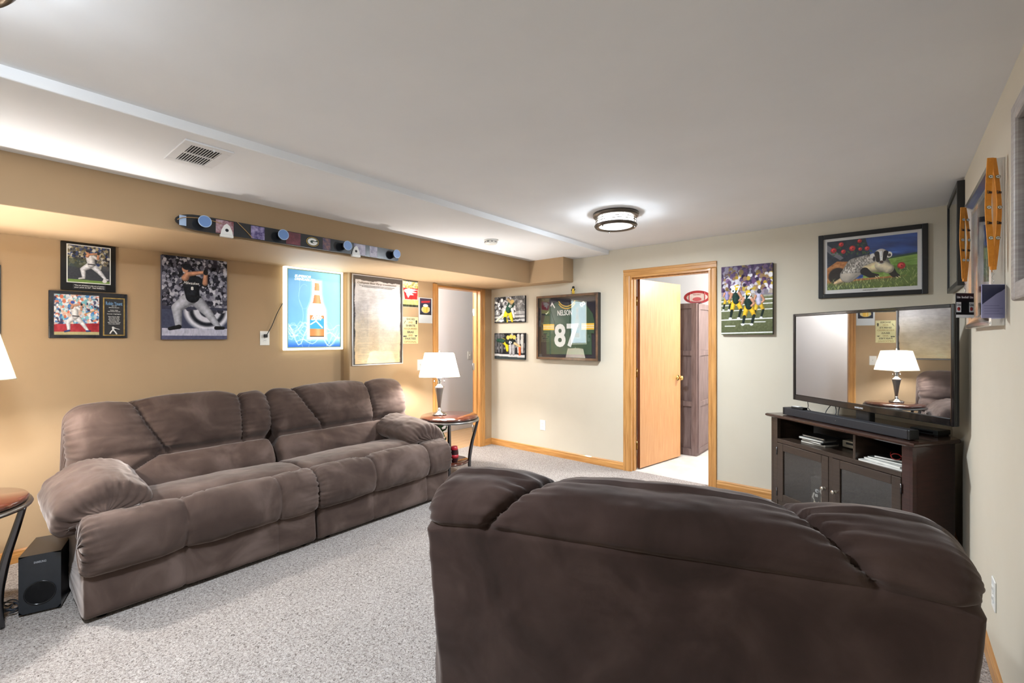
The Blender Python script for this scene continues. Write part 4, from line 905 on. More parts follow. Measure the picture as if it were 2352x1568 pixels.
def batter(p, x, y, s, jersey, pants, cap, shoes=(30, 30, 32), sleeve=None, flip=1, bat=True):
    """a batter in follow-through; (x,y) = hips, s = leg length in picture widths"""
    a = p.ar; f = lambda dx, dy: (x+flip*dx*s, y+dy*s/a)
    if bat: p.line([f(-0.02, -0.62), f(-0.34, -0.42)], 0.012, (40, 32, 28))
    p.limb([f(0.06, 0.0), f(0.42, 0.42), f(0.72, 0.86)], [0.2*s, 0.13*s, 0.08*s], pants)
    p.limb([f(-0.08, 0.0), f(-0.42, 0.30), f(-0.38, 0.80)], [0.2*s, 0.14*s, 0.09*s], pants)
    p.limb([f(0.66, 0.9), f(0.86, 0.9)], [0.06*s, 0.05*s], shoes); p.limb([f(-0.36, 0.88), f(-0.6, 0.94)], [0.065*s, 0.05*s], shoes)
    p.limb([f(0.0, -0.06), f(-0.06, -0.55)], [0.19*s, 0.23*s], jersey)
    p.limb([f(0.12, -0.6), f(0.34, -0.46), f(0.36, -0.78)], [0.11*s, 0.08*s, 0.06*s], sleeve or jersey); p.limb([f(0.34, -0.5), f(0.36, -0.78)], [0.075*s, 0.06*s], SKIN)
    p.limb([f(-0.2, -0.62), f(-0.14, -0.74), f(0.3, -0.84)], [0.1*s, 0.075*s, 0.05*s], SKIN); p.ell(*f(0.36, -0.84), 0.07*s, 0.08*s/a, (30, 30, 32))
    p.ell(*f(-0.2, -0.9), 0.085*s, 0.11*s/a, SKIN); p.ell(*f(-0.16, -0.97), 0.12*s, 0.10*s/a, cap); p.line([f(-0.15, -0.08), f(0.2, -0.06)], 0.035*s, (30, 30, 34))
M_SLATE = mat('slate_canvas_edge', (74, 78, 98), 0.8); M_NIGHT = mat('dark_canvas_edge', (30, 30, 34), 0.8)

# --- black and white batter canvas
t = wall_thing('canvas_print', 'canvas of a dark-shirted batter on the tan wall', 'canvas print', 'L', 1.172, 1.692, 'sport canvases')
p = Paint(176, 250, (52, 52, 62)); p.crowd(0, 1, -0.02, 0.62, [(40, 40, 50), (70, 70, 82), (110, 110, 124), (150, 150, 164), (60, 58, 68), (30, 30, 36), (186, 186, 196)], 420, 0.032, 3)
p.poly([(0, 0.62), (1, 0.62), (1, 0.87), (0, 0.87)], (64, 68, 88)); p.poly([(0, 0.62), (1, 0.62), (1, 0.635), (0, 0.635)], (40, 42, 56))
for q, c in ((0.36, (214, 214, 224)), (0.29, (30, 32, 40)), (0.22, (206, 206, 216)), (0.13, (40, 42, 52))):
    p.ell(0.68, 0.635, q, q/p.ar, c)
p.poly([(0.2, 0.40), (1, 0.40), (1, 0.632), (0.2, 0.632)], (70, 70, 82), 0.0)
p.crowd(0.15, 1, 0.34, 0.60, [(60, 60, 72), (110, 110, 124), (150, 150, 164), (40, 40, 50), (186, 186, 196)], 90, 0.034, 5)
p.poly([(0, 0.6), (1, 0.6), (1, 0.632), (0, 0.632)], (58, 60, 76))
p.poly([(0, 0.865), (1, 0.865), (1, 0.955), (0, 0.955)], (176, 176, 192)); p.noise(26, 60, 14, 2, ((p.Y > 0.86) & (p.Y < 0.96)).astype(float)); p.poly([(0, 0.95), (1, 0.95), (1, 1), (0, 1)], (84, 86, 110))
batter(p, 0.45, 0.50, 0.56, (34, 36, 42), (178, 180, 190), (36, 38, 44)); p.noise(10, 30, 30, 8)
canvas(t, 0.432, 0.628, 0.036, p, M_SLATE)
text('lettering', 'Milwaukee', 0.03, M_INKW, t, -0.03, 0.118, -0.038, shear=0.3, width=0.10, roty=0.0); text('number', '8', 0.034, M_INKW, t, -0.025, 0.078, -0.038, bold=0.001, height=0.026)

# --- upper plaque
t = wall_thing('photo_plaque', 'black plaque with a white-clad batter photo, upper of the two plaques', 'plaque', 'L', 0.562, 1.863, 'baseball plaques')
M_MARBLE = mat('black_marble_board', (24, 25, 29), 0.25, noise=(9, (44, 46, 52)))
MB().box(-0.138, 0.138, -0.02, 0, -0.158, 0.158, 0.003).build('board', mat('piano_black', (16, 17, 20), 0.2), t)
p = Paint(120, 140, (60, 62, 66)); p.crowd(0, 1, -0.02, 0.5, [(60, 62, 70), (90, 90, 92), (40, 60, 110), (120, 110, 84), (170, 160, 130), (36, 36, 40), (200, 200, 196)], 170, 0.045, 7)
p.poly([(0, 0.36), (0.45, 0.36), (0.45, 0.6), (0, 0.6)], (58, 66, 48), 0.7); p.poly([(0, 0.58), (1, 0.66), (1, 0.93), (0, 0.93)], (50, 54, 62)); p.poly([(0, 0.92), (1, 0.93), (1, 1), (0, 1)], (110, 140, 70))
batter(p, 0.55, 0.52, 0.47, (232, 234, 240), (228, 230, 238), (36, 40, 52), (225, 225, 230)); p.ell(0.87, 0.93, 0.055, 0.045, (226, 226, 226)); p.noise(8, 30, 30, 3)
MB().box(-0.11, 0.11, -0.022, -0.02, -0.108, 0.145).build('white_border', M_INKW, t)
picture('photo', p, -0.105, 0.105, -0.103, 0.140, -0.0226, M_PRINT, t)
MB().box(-0.08, 0.085, -0.022, -0.02, -0.148, -0.114).build('caption_plate', M_INKB, t)
frame4(t, 0.001, 0.001, 0.0001, 0.0001, M_INKB) if False else None
for z, s_ in ((-0.125, '"The art of hitting is the art of getting'), (-0.138, 'your pitch to hit"  Ted Williams')): text('caption', s_, 0.01, M_INKW, t, 0.002, z, -0.0228, bold=0.0002, width=0.15)
# --- lower plaque
t = wall_thing('photo_plaque', 'wide black plaque with batter photo and gold-edged text, lower of the two plaques', 'plaque', 'L', 0.566, 1.543, 'baseball plaques')
MB().box(-0.197, 0.197, -0.02, 0, -0.154, 0.154, 0.004).build('board', M_MARBLE, t)
p = Paint(128, 128, (190, 190, 196)); p.crowd(0, 1, -0.02, 0.8, [(236, 236, 238), (70, 130, 190), (180, 200, 214), (214, 120, 90), (60, 60, 90), (226, 190, 170), (120, 190, 200), (240, 240, 240)], 300, 0.045, 9)
p.poly([(0, 0.74), (1, 0.70), (1, 0.93), (0, 0.93)], (150, 34, 44)); p.noise(30, 10, 10, 2, (p.Y > 0.7).astype(float)); p.poly([(0, 0.92), (1, 0.92), (1, 1), (0, 1)], (176, 166, 120))
batter(p, 0.46, 0.56, 0.38, (240, 240, 240), (238, 238, 240), (50, 80, 160), (40, 60, 120), bat=False); p.line([(0.66, 0.48), (0.95, 0.36)], 0.012, (190, 150, 90)); p.noise(8, 30, 30, 3)
MB().box(-0.176, 0.05, -0.0215, -0.02, -0.138, 0.138).build('photo_mount', M_BLACK, t)
picture('photo', p, -0.172, 0.046, -0.132, 0.132, -0.022, M_PRINT, t)
M_GOLD = mat('gold_foil', (196, 166, 96), 0.35, metal=0.8, noise=(40, (160, 130, 70)))
pl = MB().box(0.066, 0.182, -0.0215, -0.02, -0.138, 0.124).build('gold_border', M_GOLD, t); MB().box(0.073, 0.175, -0.0222, -0.0215, -0.131, 0.117).build('text_plate', M_INKB, pl)
M_BLUEINK = mat('blue_foil_ink', (110, 150, 190), 0.4)
text('name', 'Robin Yount', 0.024, M_BLUEINK, t, 0.124, 0.085, -0.023, bold=0.0006, width=0.088, height=0.024)
for z, s_, w_ in ((0.068, '#19', 0.026), (0.057, 'Milwaukee Brewers', 0.055), (0.038, 'Shortstop - Outfield', 0.04), (0.03, 'Hall of Fame Inducted', 0.065), (0.012, 'Career Highlights', 0.075), (-0.006, 'Most Games 2856', 0.06), (-0.016, 'Most Hits 3142', 0.055), (-0.026, 'Most Runs 1632', 0.058), (-0.036, 'Most Doubles 583', 0.05), (-0.046, 'Most Home Runs 251', 0.066), (-0.056, 'Two time MVP', 0.06)):
    text('line', s_, 0.008, M_INKW, t, 0.124, z, -0.023, bold=0.0001, width=w_)
a_ = MB()
for pts, r in (([(0.0, 0.045), (0.002, 0.025)], 0.007), ([(0.0, 0.025), (-0.012, 0.012), (-0.02, -0.002)], 0.005), ([(0.002, 0.025), (0.018, 0.008), (0.026, -0.006)], 0.005), ([(0.0, 0.042), (0.016, 0.036)], 0.004), ([(0.016, 0.036), (0.045, 0.028)], 0.0025)):
    a_.tube([(0.118+x*0.8, -0.0226, -0.122+z) for x, z in pts], r*0.8, 6, 0.2, (0, 1, 0))
a_.lathe([(0.0, -0.0234), (0.006, -0.0226)], 12, (0.118, 0, -0.080), 'y').build('batter_silhouette', M_INKW, t)

# --- frame sliver at the far left
t = wall_thing('picture_frame', 'dark frame cut off at the far left edge', 'picture frame', 'L', -0.10, 1.62)
frame4(t, 0.53, 0.425, 0.022, 0.022, M_BLACK); MB().box(-0.25, 0.25, -0.01, 0, -0.2, 0.2).build('print', mat('grey_print', (96, 100, 108), 0.6, noise=(7, (150, 148, 140))), t)

# ------------------------------------------------------------------ backlit beer sign
t = wall_thing('light_box_sign', 'glowing blue backlit sign with a beer bottle', 'backlit sign', 'L', 2.118, 1.655)
w_, h_, d_ = 0.556, 0.752, 0.055
M_EDGE = mat('edge_lit_acrylic', (240, 240, 226), 0.4, emit=((255, 252, 226), 1.5))
frame4(t, w_, h_, 0.02, d_, M_EDGE, 0.006)
for x0, x1, z0, z1 in ((-w_/2+0.02, w_/2-0.02, h_/2-0.028, h_/2-0.02), (-w_/2+0.02, w_/2-0.02, -h_/2+0.02, -h_/2+0.03), (-w_/2+0.02, -w_/2+0.028, -h_/2+0.03, h_/2-0.028), (w_/2-0.028, w_/2-0.02, -h_/2+0.03, h_/2-0.028)):
    MB().box(x0, x1, -d_+0.006, 0, z0, z1).build('inner_bezel', mat('grey_green_bezel', (120, 140, 128), 0.4, emit=((150, 170, 150), 0.25)), t)
p = Paint(170, 240, (90, 170, 214))
tx = np.clip(p.X*1.15+0.25*(fbm(p.X*3, p.Y*4, 4)-0.5), 0, 1)[..., None]; p.a = np.array([92, 150, 200])*(1-tx)+np.array([160, 224, 232])*tx
ty = np.clip((p.Y-0.1)/0.6, 0, 1)[..., None]*0.35; p.a = p.a*(1-ty)+np.array([150, 226, 236])*ty
tb = np.clip((p.Y-0.9)/0.1, 0, 1)[..., None]; p.a = p.a*(1-tb)+np.array([40, 92, 190])*tb
g_ = random.Random(4)
for k in range(26):
    x0 = g_.uniform(-0.1, 1.0); y0 = g_.uniform(0.74, 0.96); pts = [(x0+0.05*i*g_.choice((1, 1, -1)) if False else x0+0.05*i-0.2, y0+0.035*math.sin(i*0.9+k)*(1+k % 3)-0.012*abs(i-4)) for i in range(9)]
    p.line(pts, g_.uniform(0.002, 0.012), (236, 246, 250), g_.uniform(0.25, 0.6))
p.line([(0.12+0.16*math.sin(a*0.8), 0.9-0.16*a) for a in np.linspace(0, 3.2, 14)], 0.005, (220, 240, 250), 0.35)
p.line([(0.30+0.1*math.cos(a), 0.34+0.16*math.sin(a)) for a in np.linspace(0.5, 5.2, 20)], 0.006, (150, 200, 235), 0.55); p.line([(0.22, 0.13), (0.2, 0.34)], 0.006, (150, 200, 235), 0.5)
def bottle_pts(gx, gy):
    return [(0.536-0.042-gx, 0.15-gy), (0.536+0.042+gx, 0.15-gy), (0.536+0.05+gx, 0.30), (0.536+0.075+gx, 0.40), (0.536+0.13+gx, 0.50), (0.536+0.138+gx, 0.60), (0.536+0.138+gx, 0.865+gy), (0.536-0.138-gx, 0.865+gy), (0.536-0.138-gx, 0.60), (0.536-0.13-gx, 0.50), (0.536-0.075-gx, 0.40), (0.536-0.05-gx, 0.30)]
for gx, al in ((0.075, 0.12), (0.06, 0.2), (0.045, 0.4), (0.03, 1.0)): p.poly(bottle_pts(gx, gx*0.75), (250, 254, 254), al)
p.poly(bottle_pts(0, 0), (196, 132, 78)); sh = np.exp(-((p.X-0.56)/0.05)**2)[..., None]; ins = Paint(170, 240, (0, 0, 0)).poly(bottle_pts(-0.004, 0), (255, 255, 255)).a[..., :1]/255
p.a = p.a*(1-0.45*sh*ins)+np.array([255, 214, 160])*0.45*sh*ins
p.poly([(0.49, 0.25), (0.585, 0.25), (0.59, 0.31), (0.485, 0.31)], (226, 232, 236)); p.poly([(0.44, 0.42), (0.63, 0.42), (0.668, 0.52), (0.668, 0.58), (0.404, 0.58), (0.404, 0.52)], (246, 244, 236))
p.poly([(0.402, 0.64), (0.67, 0.62), (0.67, 0.76), (0.402, 0.76)], (70, 164, 204)); p.line([(0.42, 0.70), (0.52, 0.655), (0.64, 0.74)], 0.012, (236, 246, 250)); p.poly([(0.402, 0.855), (0.67, 0.855), (0.67, 0.865), (0.402, 0.865)], (60, 44, 30))
ms = printmat('backlit_print', 0.3, SIGN_GLOW*0.13)
picture('backlit_print', p, -w_/2+0.027, w_/2-0.027, -h_/2+0.029, h_/2-0.027, -d_+0.012, ms, t)
M_GLOWINK = mat('lit_white_ink', (250, 252, 252), 0.4, emit=((250, 252, 252), 0.8))
text('lettering', 'SUPERIOR', 0.03, M_GLOWINK, t, -0.115, 0.295, -d_+0.0105, shear=0.25, bold=0.0008, width=0.15); text('lettering', 'DRINKABILITY', 0.03, M_GLOWINK, t, -0.095, 0.268, -d_+0.0105, shear=0.25, bold=0.0008, width=0.19)
M_BLUELET = mat('label_blue', (40, 70, 130), 0.4); M_WLET = M_GLOWINK
text('bottle_name', 'BUD', 0.04, M_GLOWINK, t, 0.02, -0.055, -d_+0.0105, shear=0.35, bold=0.002, width=0.085); text('bottle_name', 'LIGHT', 0.04, M_GLOWINK, t, 0.018, -0.085, -d_+0.0105, shear=0.35, bold=0.002, width=0.11)
MB().box(-w_/2+0.01, w_/2-0.01, -0.03, -0.001, -h_/2+0.01, h_/2-0.01).build('back_box', M_PLASTIC, t)
l = bpy.data.lights.new('sign_light', 'AREA'); l.shape = 'RECTANGLE'; l.size = 0.5; l.size_y = 0.7; l.energy = SIGN_GLOW*1.1; l.color = (0.85, 0.95, 1.0)   # light leaving the lit face
o = bpy.data.objects.new('sign_light', l); COL.objects.link(o); o.parent = t; o.location = (0, -0.058, 0); o.rotation_euler = (PI/2, 0, PI); o.rotation_euler = (-PI/2, 0, 0)

# ------------------------------------------------------------------ outlets and switches
M_SLOT = mat('slot_dark', (60, 58, 54), 0.6)
def plate(t, w_=0.078, h_=0.122): MB().box(-w_/2, w_/2, -0.006, 0, -h_/2, h_/2, 0.003).build('plate', M_PLASTIC, t)
def outlet(label, wall, a, z, slots=True, grp='wall outlets'):
    t = wall_thing('wall_outlet', label, 'outlet', wall, a, z, grp); plate(t)
    for s_ in (-1, 1):
        f_ = MB().box(-0.016, 0.016, -0.0085, -0.006, s_*0.02-0.014, s_*0.02+0.014, 0.003).build('socket', M_PLASTIC, t)
        for x in (-0.006, 0.006): MB().box(x-0.0012, x+0.0012, -0.0088, -0.0084, s_*0.02-0.003, s_*0.02+0.006).build('slot', M_SLOT, f_)
    MB().lathe([(0.0, -0.0075), (0.003, -0.006)], 10, (0, 0, 0), 'y').build('screw', M_STEEL, t); return t
outlet('white outlet on the tan wall with the sign cord plugged in', 'L', 1.69, 1.388)
outlet('white outlet low on the beige back wall', 'B', -3.238, 0.345)
outlet('white outlet low on the right wall', 'R', 2.72, 0.338)
t = wall_thing('power_cord', 'black power cord from the outlet up to the backlit sign', 'power cord', 'L', 1.69, 1.388)
MB().box(-0.014, 0.014, -0.034, -0.009, 0.006, 0.034, 0.005).build('plug', M_BLACKPL, t)
MB().tube(curve_pts([(0.008, -0.026, 0.03), (0.045, -0.03, 0.10), (0.085, -0.03, 0.2), (0.12, -0.02, 0.265), (0.152, -0.006, 0.31)], 6), 0.0035, 7).build('cable', M_BLACKPL, t)
t = wall_thing('light_switch', 'white light switch beside the hall doorway on the tan wall', 'light switch', 'J', 3.292, 1.09, 'light switches'); plate(t)
MB().box(-0.005, 0.005, -0.016, -0.006, -0.004, 0.012, 0.002).build('toggle', M_PLASTIC, t)
t = thing('light_switch', 'white light switch on the hall wall seen through the doorway', 'light switch', (HALLX, 5.08, 1.12), LEFT, 'light switches'); plate(t)
MB().box(-0.005, 0.005, -0.016, -0.006, -0.004, 0.012, 0.002).build('toggle', M_PLASTIC, t)

# ------------------------------------------------------------------ parchment poster under glass
t = wall_thing('framed_poster', 'tall framed parchment document with burnt edges', 'framed poster', 'J', 2.752, 1.567)
w_, h_ = 0.60, 0.905
frame4(t, w_, h_, 0.01, 0.014, mat('aluminium_frame', (206, 206, 208), 0.3, metal=0.9), 0.002)
p = Paint(200, 300, (186, 180, 174)); tv = np.clip((p.Y-0.35)/0.65, 0, 1)[..., None]; p.a = np.array([206, 203, 203])*(1-tv)+np.array([226, 202, 156])*tv
p.noise(20, 5, 5, 1); p.noise(14, 20, 40, 2)
org = np.clip((p.Y-0.5)*1.4, 0, 1)*np.clip(1-np.minimum(p.X, 1-p.X)*5, 0, 1); p.mix(org, (196, 146, 84), 0.55)
rag = 0.022+0.045*fbm(p.X*0+3, p.Y*11, 6, 4)*(p.X < 0.5)+0.03*fbm(p.X*0+7, p.Y*9, 8, 4)*(p.X >= 0.5); ragt = 0.03+0.045*fbm(p.X*9, p.Y*0, 5, 4)
p.mix(((p.X < rag) | (p.X > 1-rag) | (p.Y < ragt) | (p.Y > 0.99)).astype(float), (58, 56, 58), 0.95)
g_ = random.Random(8)
for k in range(44):
    y = 0.17+k*0.0178
    if k in (4, 13, 14, 24, 33, 40): p.line([(0.38, y), (0.62, y)], 0.0022, (110, 104, 100), 0.55); continue
    x = 0.1
    while x < 0.9:
        q = g_.uniform(0.02, 0.09); p.line([(x, y), (min(0.9, x+q), y)], 0.0018, (108, 104, 104), 0.5); x += q+0.012
p.a = np.clip(p.a*1.1, 0, 255)
picture('document', p, -w_/2+0.01, w_/2-0.01, -h_/2+0.01, h_/2-0.01, -0.005, M_PRINT, t)
text('title', 'Collegiate Beer Party Constitution', 0.03, mat('brown_ink', (66, 58, 56), 0.6), t, -0.01, 0.37, -0.0058, shear=0.35, width=0.46, height=0.026)
for z, ww in ((0.345, 0.42), (0.333, 0.36)): text('subtitle', 'We the brethren of this house in order to form a more perfect party', 0.012, MATS['brown_ink'], t, -0.01, z, -0.0058, shear=0.3, width=ww)
MB().box(-w_/2+0.008, w_/2-0.008, -0.011, -0.009, -h_/2+0.008, h_/2-0.008).build('glass', glassmat('poster_glass', 0.0, 1.5, gain=1.3), t)
MB().box(-w_/2+0.004, w_/2-0.004, -0.004, 0, -h_/2+0.004, h_/2-0.004).build('backing', M_BLACK, t)

# ------------------------------------------------------------------ three small prints beside the doorway
t = wall_thing('small_poster', 'red and yellow drinks poster with a white splash', 'poster', 'J', 3.161, 1.873, 'small posters')
p = Paint(60, 84, (226, 226, 190)); p.noise(30, 6, 6, 1); p.crowd(0, 1, 0.0, 0.28, [(214, 206, 120), (236, 236, 220), (120, 120, 60), (230, 220, 160)], 60, 0.05, 2)
p.poly([(0.02, 0.30), (0.98, 0.28), (0.95, 0.70), (0.14, 0.72)], (186, 44, 46)); p.noise(24, 30, 4, 3)
p.poly([(0.1, 0.36), (0.4, 0.30), (0.98, 0.34), (0.6, 0.40), (0.95, 0.44), (0.55, 0.47), (0.72, 0.54), (0.45, 0.55), (0.35, 0.66), (0.24, 0.54), (0.22, 0.48), (0.08, 0.42)], (236, 240, 246))
p.poly([(0, 0.74), (1, 0.72), (1, 0.9), (0, 0.92)], (216, 222, 130)); p.poly([(0, 0.9), (1, 0.9), (1, 1), (0, 1)], (60, 62, 44)); p.noise(40, 18, 3, 5, (p.Y > 0.72).astype(float)); p.poly([(0.0, 0.0), (1, 0.0), (1, 0.05), (0, 0.04)], (60, 66, 60))
MB().box(-0.104, 0.104, -0.003, 0, -0.145, 0.145).build('board', M_PLASTIC, t); picture('print', p, -0.103, 0.103, -0.144, 0.144, -0.0035, M_PRINT, t)
t = wall_thing('small_poster', 'white-bordered picture of a foaming beer mug beside the doorway', 'poster', 'J', 3.372, 1.70, 'small posters')
MB().box(-0.098, 0.098, -0.003, 0, -0.143, 0.143).build('board', mat('cool_white_card', (216, 222, 226), 0.4), t)
p = Paint(48, 64, (40, 42, 66)); p.poly([(0, 0.0), (1, 0.0), (1, 0.3), (0, 0.34)], (70, 50, 70)); p.poly([(0.08, 0.17), (0.92, 0.1), (0.9, 0.22), (0.1, 0.28)], (178, 44, 48))
p.ell(0.5, 0.72, 0.4, 0.24, (210, 196, 140)); p.poly([(0.3, 0.5), (0.72, 0.5), (0.7, 0.92), (0.32, 0.92)], (232, 186, 70)); p.ell(0.5, 0.45, 0.24, 0.1, (246, 244, 232)); p.line([(0.74, 0.56), (0.86, 0.6), (0.84, 0.8), (0.72, 0.82)], 0.035, (236, 214, 150)); p.line([(0.45, 0.56), (0.45, 0.88)], 0.02, (250, 230, 170))
MB().box(-0.082, 0.082, -0.004, -0.003, -0.05, 0.135).build('photo_border', M_INKB, t); picture('print', p, -0.076, 0.072, -0.035, 0.128, -0.0045, M_PRINT, t)
t = wall_thing('rules_sign', 'pale yellow sign listing shoes and shirts required', 'sign', 'J', 3.161, 1.474)
MB().box(-0.104, 0.104, -0.003, 0, -0.146, 0.146).build('board', mat('pale_yellow_card', (226, 220, 168), 0.6), t)
c1, c2 = mat('olive_ink', (92, 86, 70), 0.6), mat('tan_ink', (176, 150, 100), 0.6)
for k, (s_, ww, m_) in enumerate((('SHOES', 0.11, c1), ('AND', 0.06, c2), ('SHIRTS', 0.125, c1), ('REQUIRED', 0.175, c2), ('BRAS', 0.085, c1), ('AND', 0.06, c2), ('PARTIES', 0.14, c1), ('OPTIONAL', 0.165, c2))):
    text('line', s_, 0.03, m_, t, 0.0, 0.122-k*0.0355, -0.0036, bold=0.0008, width=ww, height=0.022)
MB().prism([(0.068, 0.1), (0.076, 0.112), (0.084, 0.112), (0.092, 0.1), (0.087, 0.092), (0.088, 0.07), (0.072, 0.07), (0.073, 0.092)], -0.0038, -0.003, 'xzy').build('shirt_icon', M_INKB, t)
MB().prism([(-0.095, 0.07), (-0.085, 0.075), (-0.072, 0.105), (-0.066, 0.1), (-0.078, 0.078), (-0.088, 0.068)], -0.0038, -0.003, 'xzy').build('shoe_icon', M_INKB, t)
MB().prism([(-0.098, -0.062), (-0.08, -0.058), (-0.074, -0.064), (-0.068, -0.058), (-0.05, -0.062), (-0.056, -0.072), (-0.068, -0.074), (-0.074, -0.067), (-0.08, -0.074), (-0.092, -0.072)], -0.0038, -0.003, 'xzy').build('bra_icon', M_INKB, t)
MB().prism([(0.056, -0.055), (0.092, -0.055), (0.09, -0.06), (0.077, -0.066), (0.074, -0.074), (0.071, -0.066), (0.058, -0.06)], -0.0038, -0.003, 'xzy').build('panties_icon', M_INKB, t)

# ------------------------------------------------------------------ back wall: two small football canvases
YEL, GRN = (226, 200, 40), (40, 74, 60)
t = wall_thing('canvas_print', 'upper of two small grey football canvases with yellow trousers', 'canvas print', 'B', -3.74, 1.749, 'sport canvases')
p = Paint(120, 84, (60, 60, 62)); p.crowd(0, 1, -0.02, 0.7, [(30, 30, 32), (90, 90, 92), (180, 180, 182), (220, 220, 220), (50, 50, 52), (130, 130, 130)], 150, 0.05, 21)
p.poly([(0.68, 0.0), (1, 0.0), (1, 0.9), (0.7, 0.9)], (150, 150, 150), 0.5)
for k in range(5): p.line([(0.0, 0.72+0.07*k), (1, 0.70+0.07*k)], 0.008, (214, 214, 214) if k % 2 else (24, 24, 26))
for k in range(4): p.line([(0.68, 0.62+0.03*k*2), (1, 0.6+0.06*k)], 0.006, (200, 200, 200))
p.limb([(0.08, 0.92), (0.3, 0.7)], [0.03, 0.05], (226, 222, 190)); p.limb([(0.42, 0.62), (0.36, 0.8), (0.42, 0.95)], [0.08, 0.06, 0.04], YEL); p.limb([(0.52, 0.6), (0.56, 0.78), (0.6, 0.95)], [0.08, 0.06, 0.03], YEL)
p.limb([(0.36, 0.84), (0.38, 0.96)], [0.05, 0.04], (30, 46, 40)); p.limb([(0.48, 0.5), (0.56, 0.3)], [0.10, 0.11], GRN); p.limb([(0.58, 0.26), (0.46, 0.12)], [0.05, 0.04], (196, 170, 130)); p.ell(0.6, 0.2, 0.06, 0.07, (214, 186, 120)); p.limb([(0.6, 0.5), (0.66, 0.8)], [0.05, 0.03], (226, 226, 226)); p.noise(14, 30, 30, 2)
canvas(t, 0.50, 0.33, 0.03, p, M_NIGHT); text('number', '87', 0.045, M_INKW, t, 0.015, 0.04, -0.0325, bold=0.001, roty=0.5, height=0.035)
t = wall_thing('canvas_print', 'lower of two small grey football canvases with orange pylon', 'canvas print', 'B', -3.74, 1.286, 'sport canvases')
p = Paint(120, 84, (26, 26, 28)); p.crowd(0, 1, 0.0, 0.6, [(20, 20, 22), (50, 50, 52), (110, 110, 112), (36, 36, 38), (150, 150, 150)], 70, 0.05, 22)
for x in (0.06, 0.16, 0.26, 0.8, 0.92): p.limb([(x, 0.1), (x, 0.72)], [0.05, 0.035], (90, 90, 92) if x < 0.5 else (190, 186, 180))
p.poly([(0, 0.8), (1, 0.82), (1, 0.92), (0, 0.88)], (190, 190, 190)); p.poly([(0, 0.88), (1, 0.92), (1, 1), (0, 1)], (52, 60, 62))
p.limb([(0.3, 0.3), (0.42, 0.42), (0.44, 0.66)], [0.07, 0.07, 0.04], YEL); p.limb([(0.12, 0.28), (0.3, 0.3)], [0.05, 0.06], GRN); p.limb([(0.46, 0.3), (0.62, 0.36)], [0.1, 0.1], (34, 40, 40)); p.limb([(0.54, 0.5), (0.54, 0.78)], [0.06, 0.045], (170, 170, 172)); p.limb([(0.64, 0.5), (0.64, 0.78)], [0.06, 0.045], (160, 160, 162))
for x, y in ((0.46, 0.17), (0.56, 0.14), (0.66, 0.16)): p.ell(x, y, 0.055, 0.08, (206, 180, 90))
p.limb([(0.68, 0.4), (0.86, 0.52)], [0.04, 0.03], (206, 176, 130)); p.poly([(0.8, 0.53), (0.87, 0.52), (0.87, 0.84), (0.81, 0.85)], (222, 96, 50)); p.noise(12, 30, 30, 4)
canvas(t, 0.50, 0.33, 0.03, p, M_NIGHT); text('number', '87', 0.045, M_INKW, t, 0.02, 0.045, -0.0325, bold=0.001, roty=0.35, height=0.035)

# ------------------------------------------------------------------ framed jersey
t = wall_thing('framed_jersey', 'green and gold number 87 jersey in a deep glazed frame', 'framed jersey', 'B', -2.875, 1.512)
w_, h_, d_ = 0.83, 0.748, 0.06
M_BURL = mat('bronze_burl_frame', (110, 78, 50), 0.35, noise=(14, (64, 44, 30)), coat=0.2); M_DKFR = mat('dark_frame_side', (34, 30, 28), 0.4)
frame4(t, w_, h_, 0.028, d_, M_DKFR, 0.002)
for bx in ((-w_/2+0.001, -w_/2+0.027, -h_/2+0.001, h_/2-0.001), (w_/2-0.027, w_/2-0.001, -h_/2+0.001, h_/2-0.001), (-w_/2+0.027, w_/2-0.027, h_/2-0.027, h_/2-0.001), (-w_/2+0.027, w_/2-0.027, -h_/2+0.001, -h_/2+0.027)):
    MB().box(bx[0], bx[1], -d_-0.004, -d_, bx[2], bx[3], 0.0018).build('frame_face', M_BURL, t)
MB().box(-w_/2+0.02, w_/2-0.02, -0.006, 0, -h_/2+0.02, h_/2-0.02).build('backing', mat('navy_backing', (20, 24, 44), 0.8), t)
M_JER = mat('green_jersey_cloth', (44, 82, 58), 0.8, noise=(7, (36, 70, 50)), bump=(9, 0.5, 0.01)); M_GLD = mat('gold_jersey_band', (232, 184, 62), 0.8); M_WHT = mat('white_twill', (228, 228, 222), 0.8)
J = lambda u, v: ((u-0.5)*w_, (0.5-v)*h_)
body = [J(*q) for q in ((0.345, 0.09), (0.40, 0.15), (0.486, 0.175), (0.57, 0.15), (0.625, 0.09), (0.70, 0.125), (0.80, 0.19), (0.82, 0.40), (0.80, 0.55), (0.865, 0.56), (0.875, 0.91), (0.14, 0.92), (0.135, 0.57), (0.285, 0.56), (0.27, 0.40), (0.20, 0.19), (0.27, 0.125))]
jb = MB().prism(body, -0.016, -0.006, 'xzy').build('body', M_JER, t)
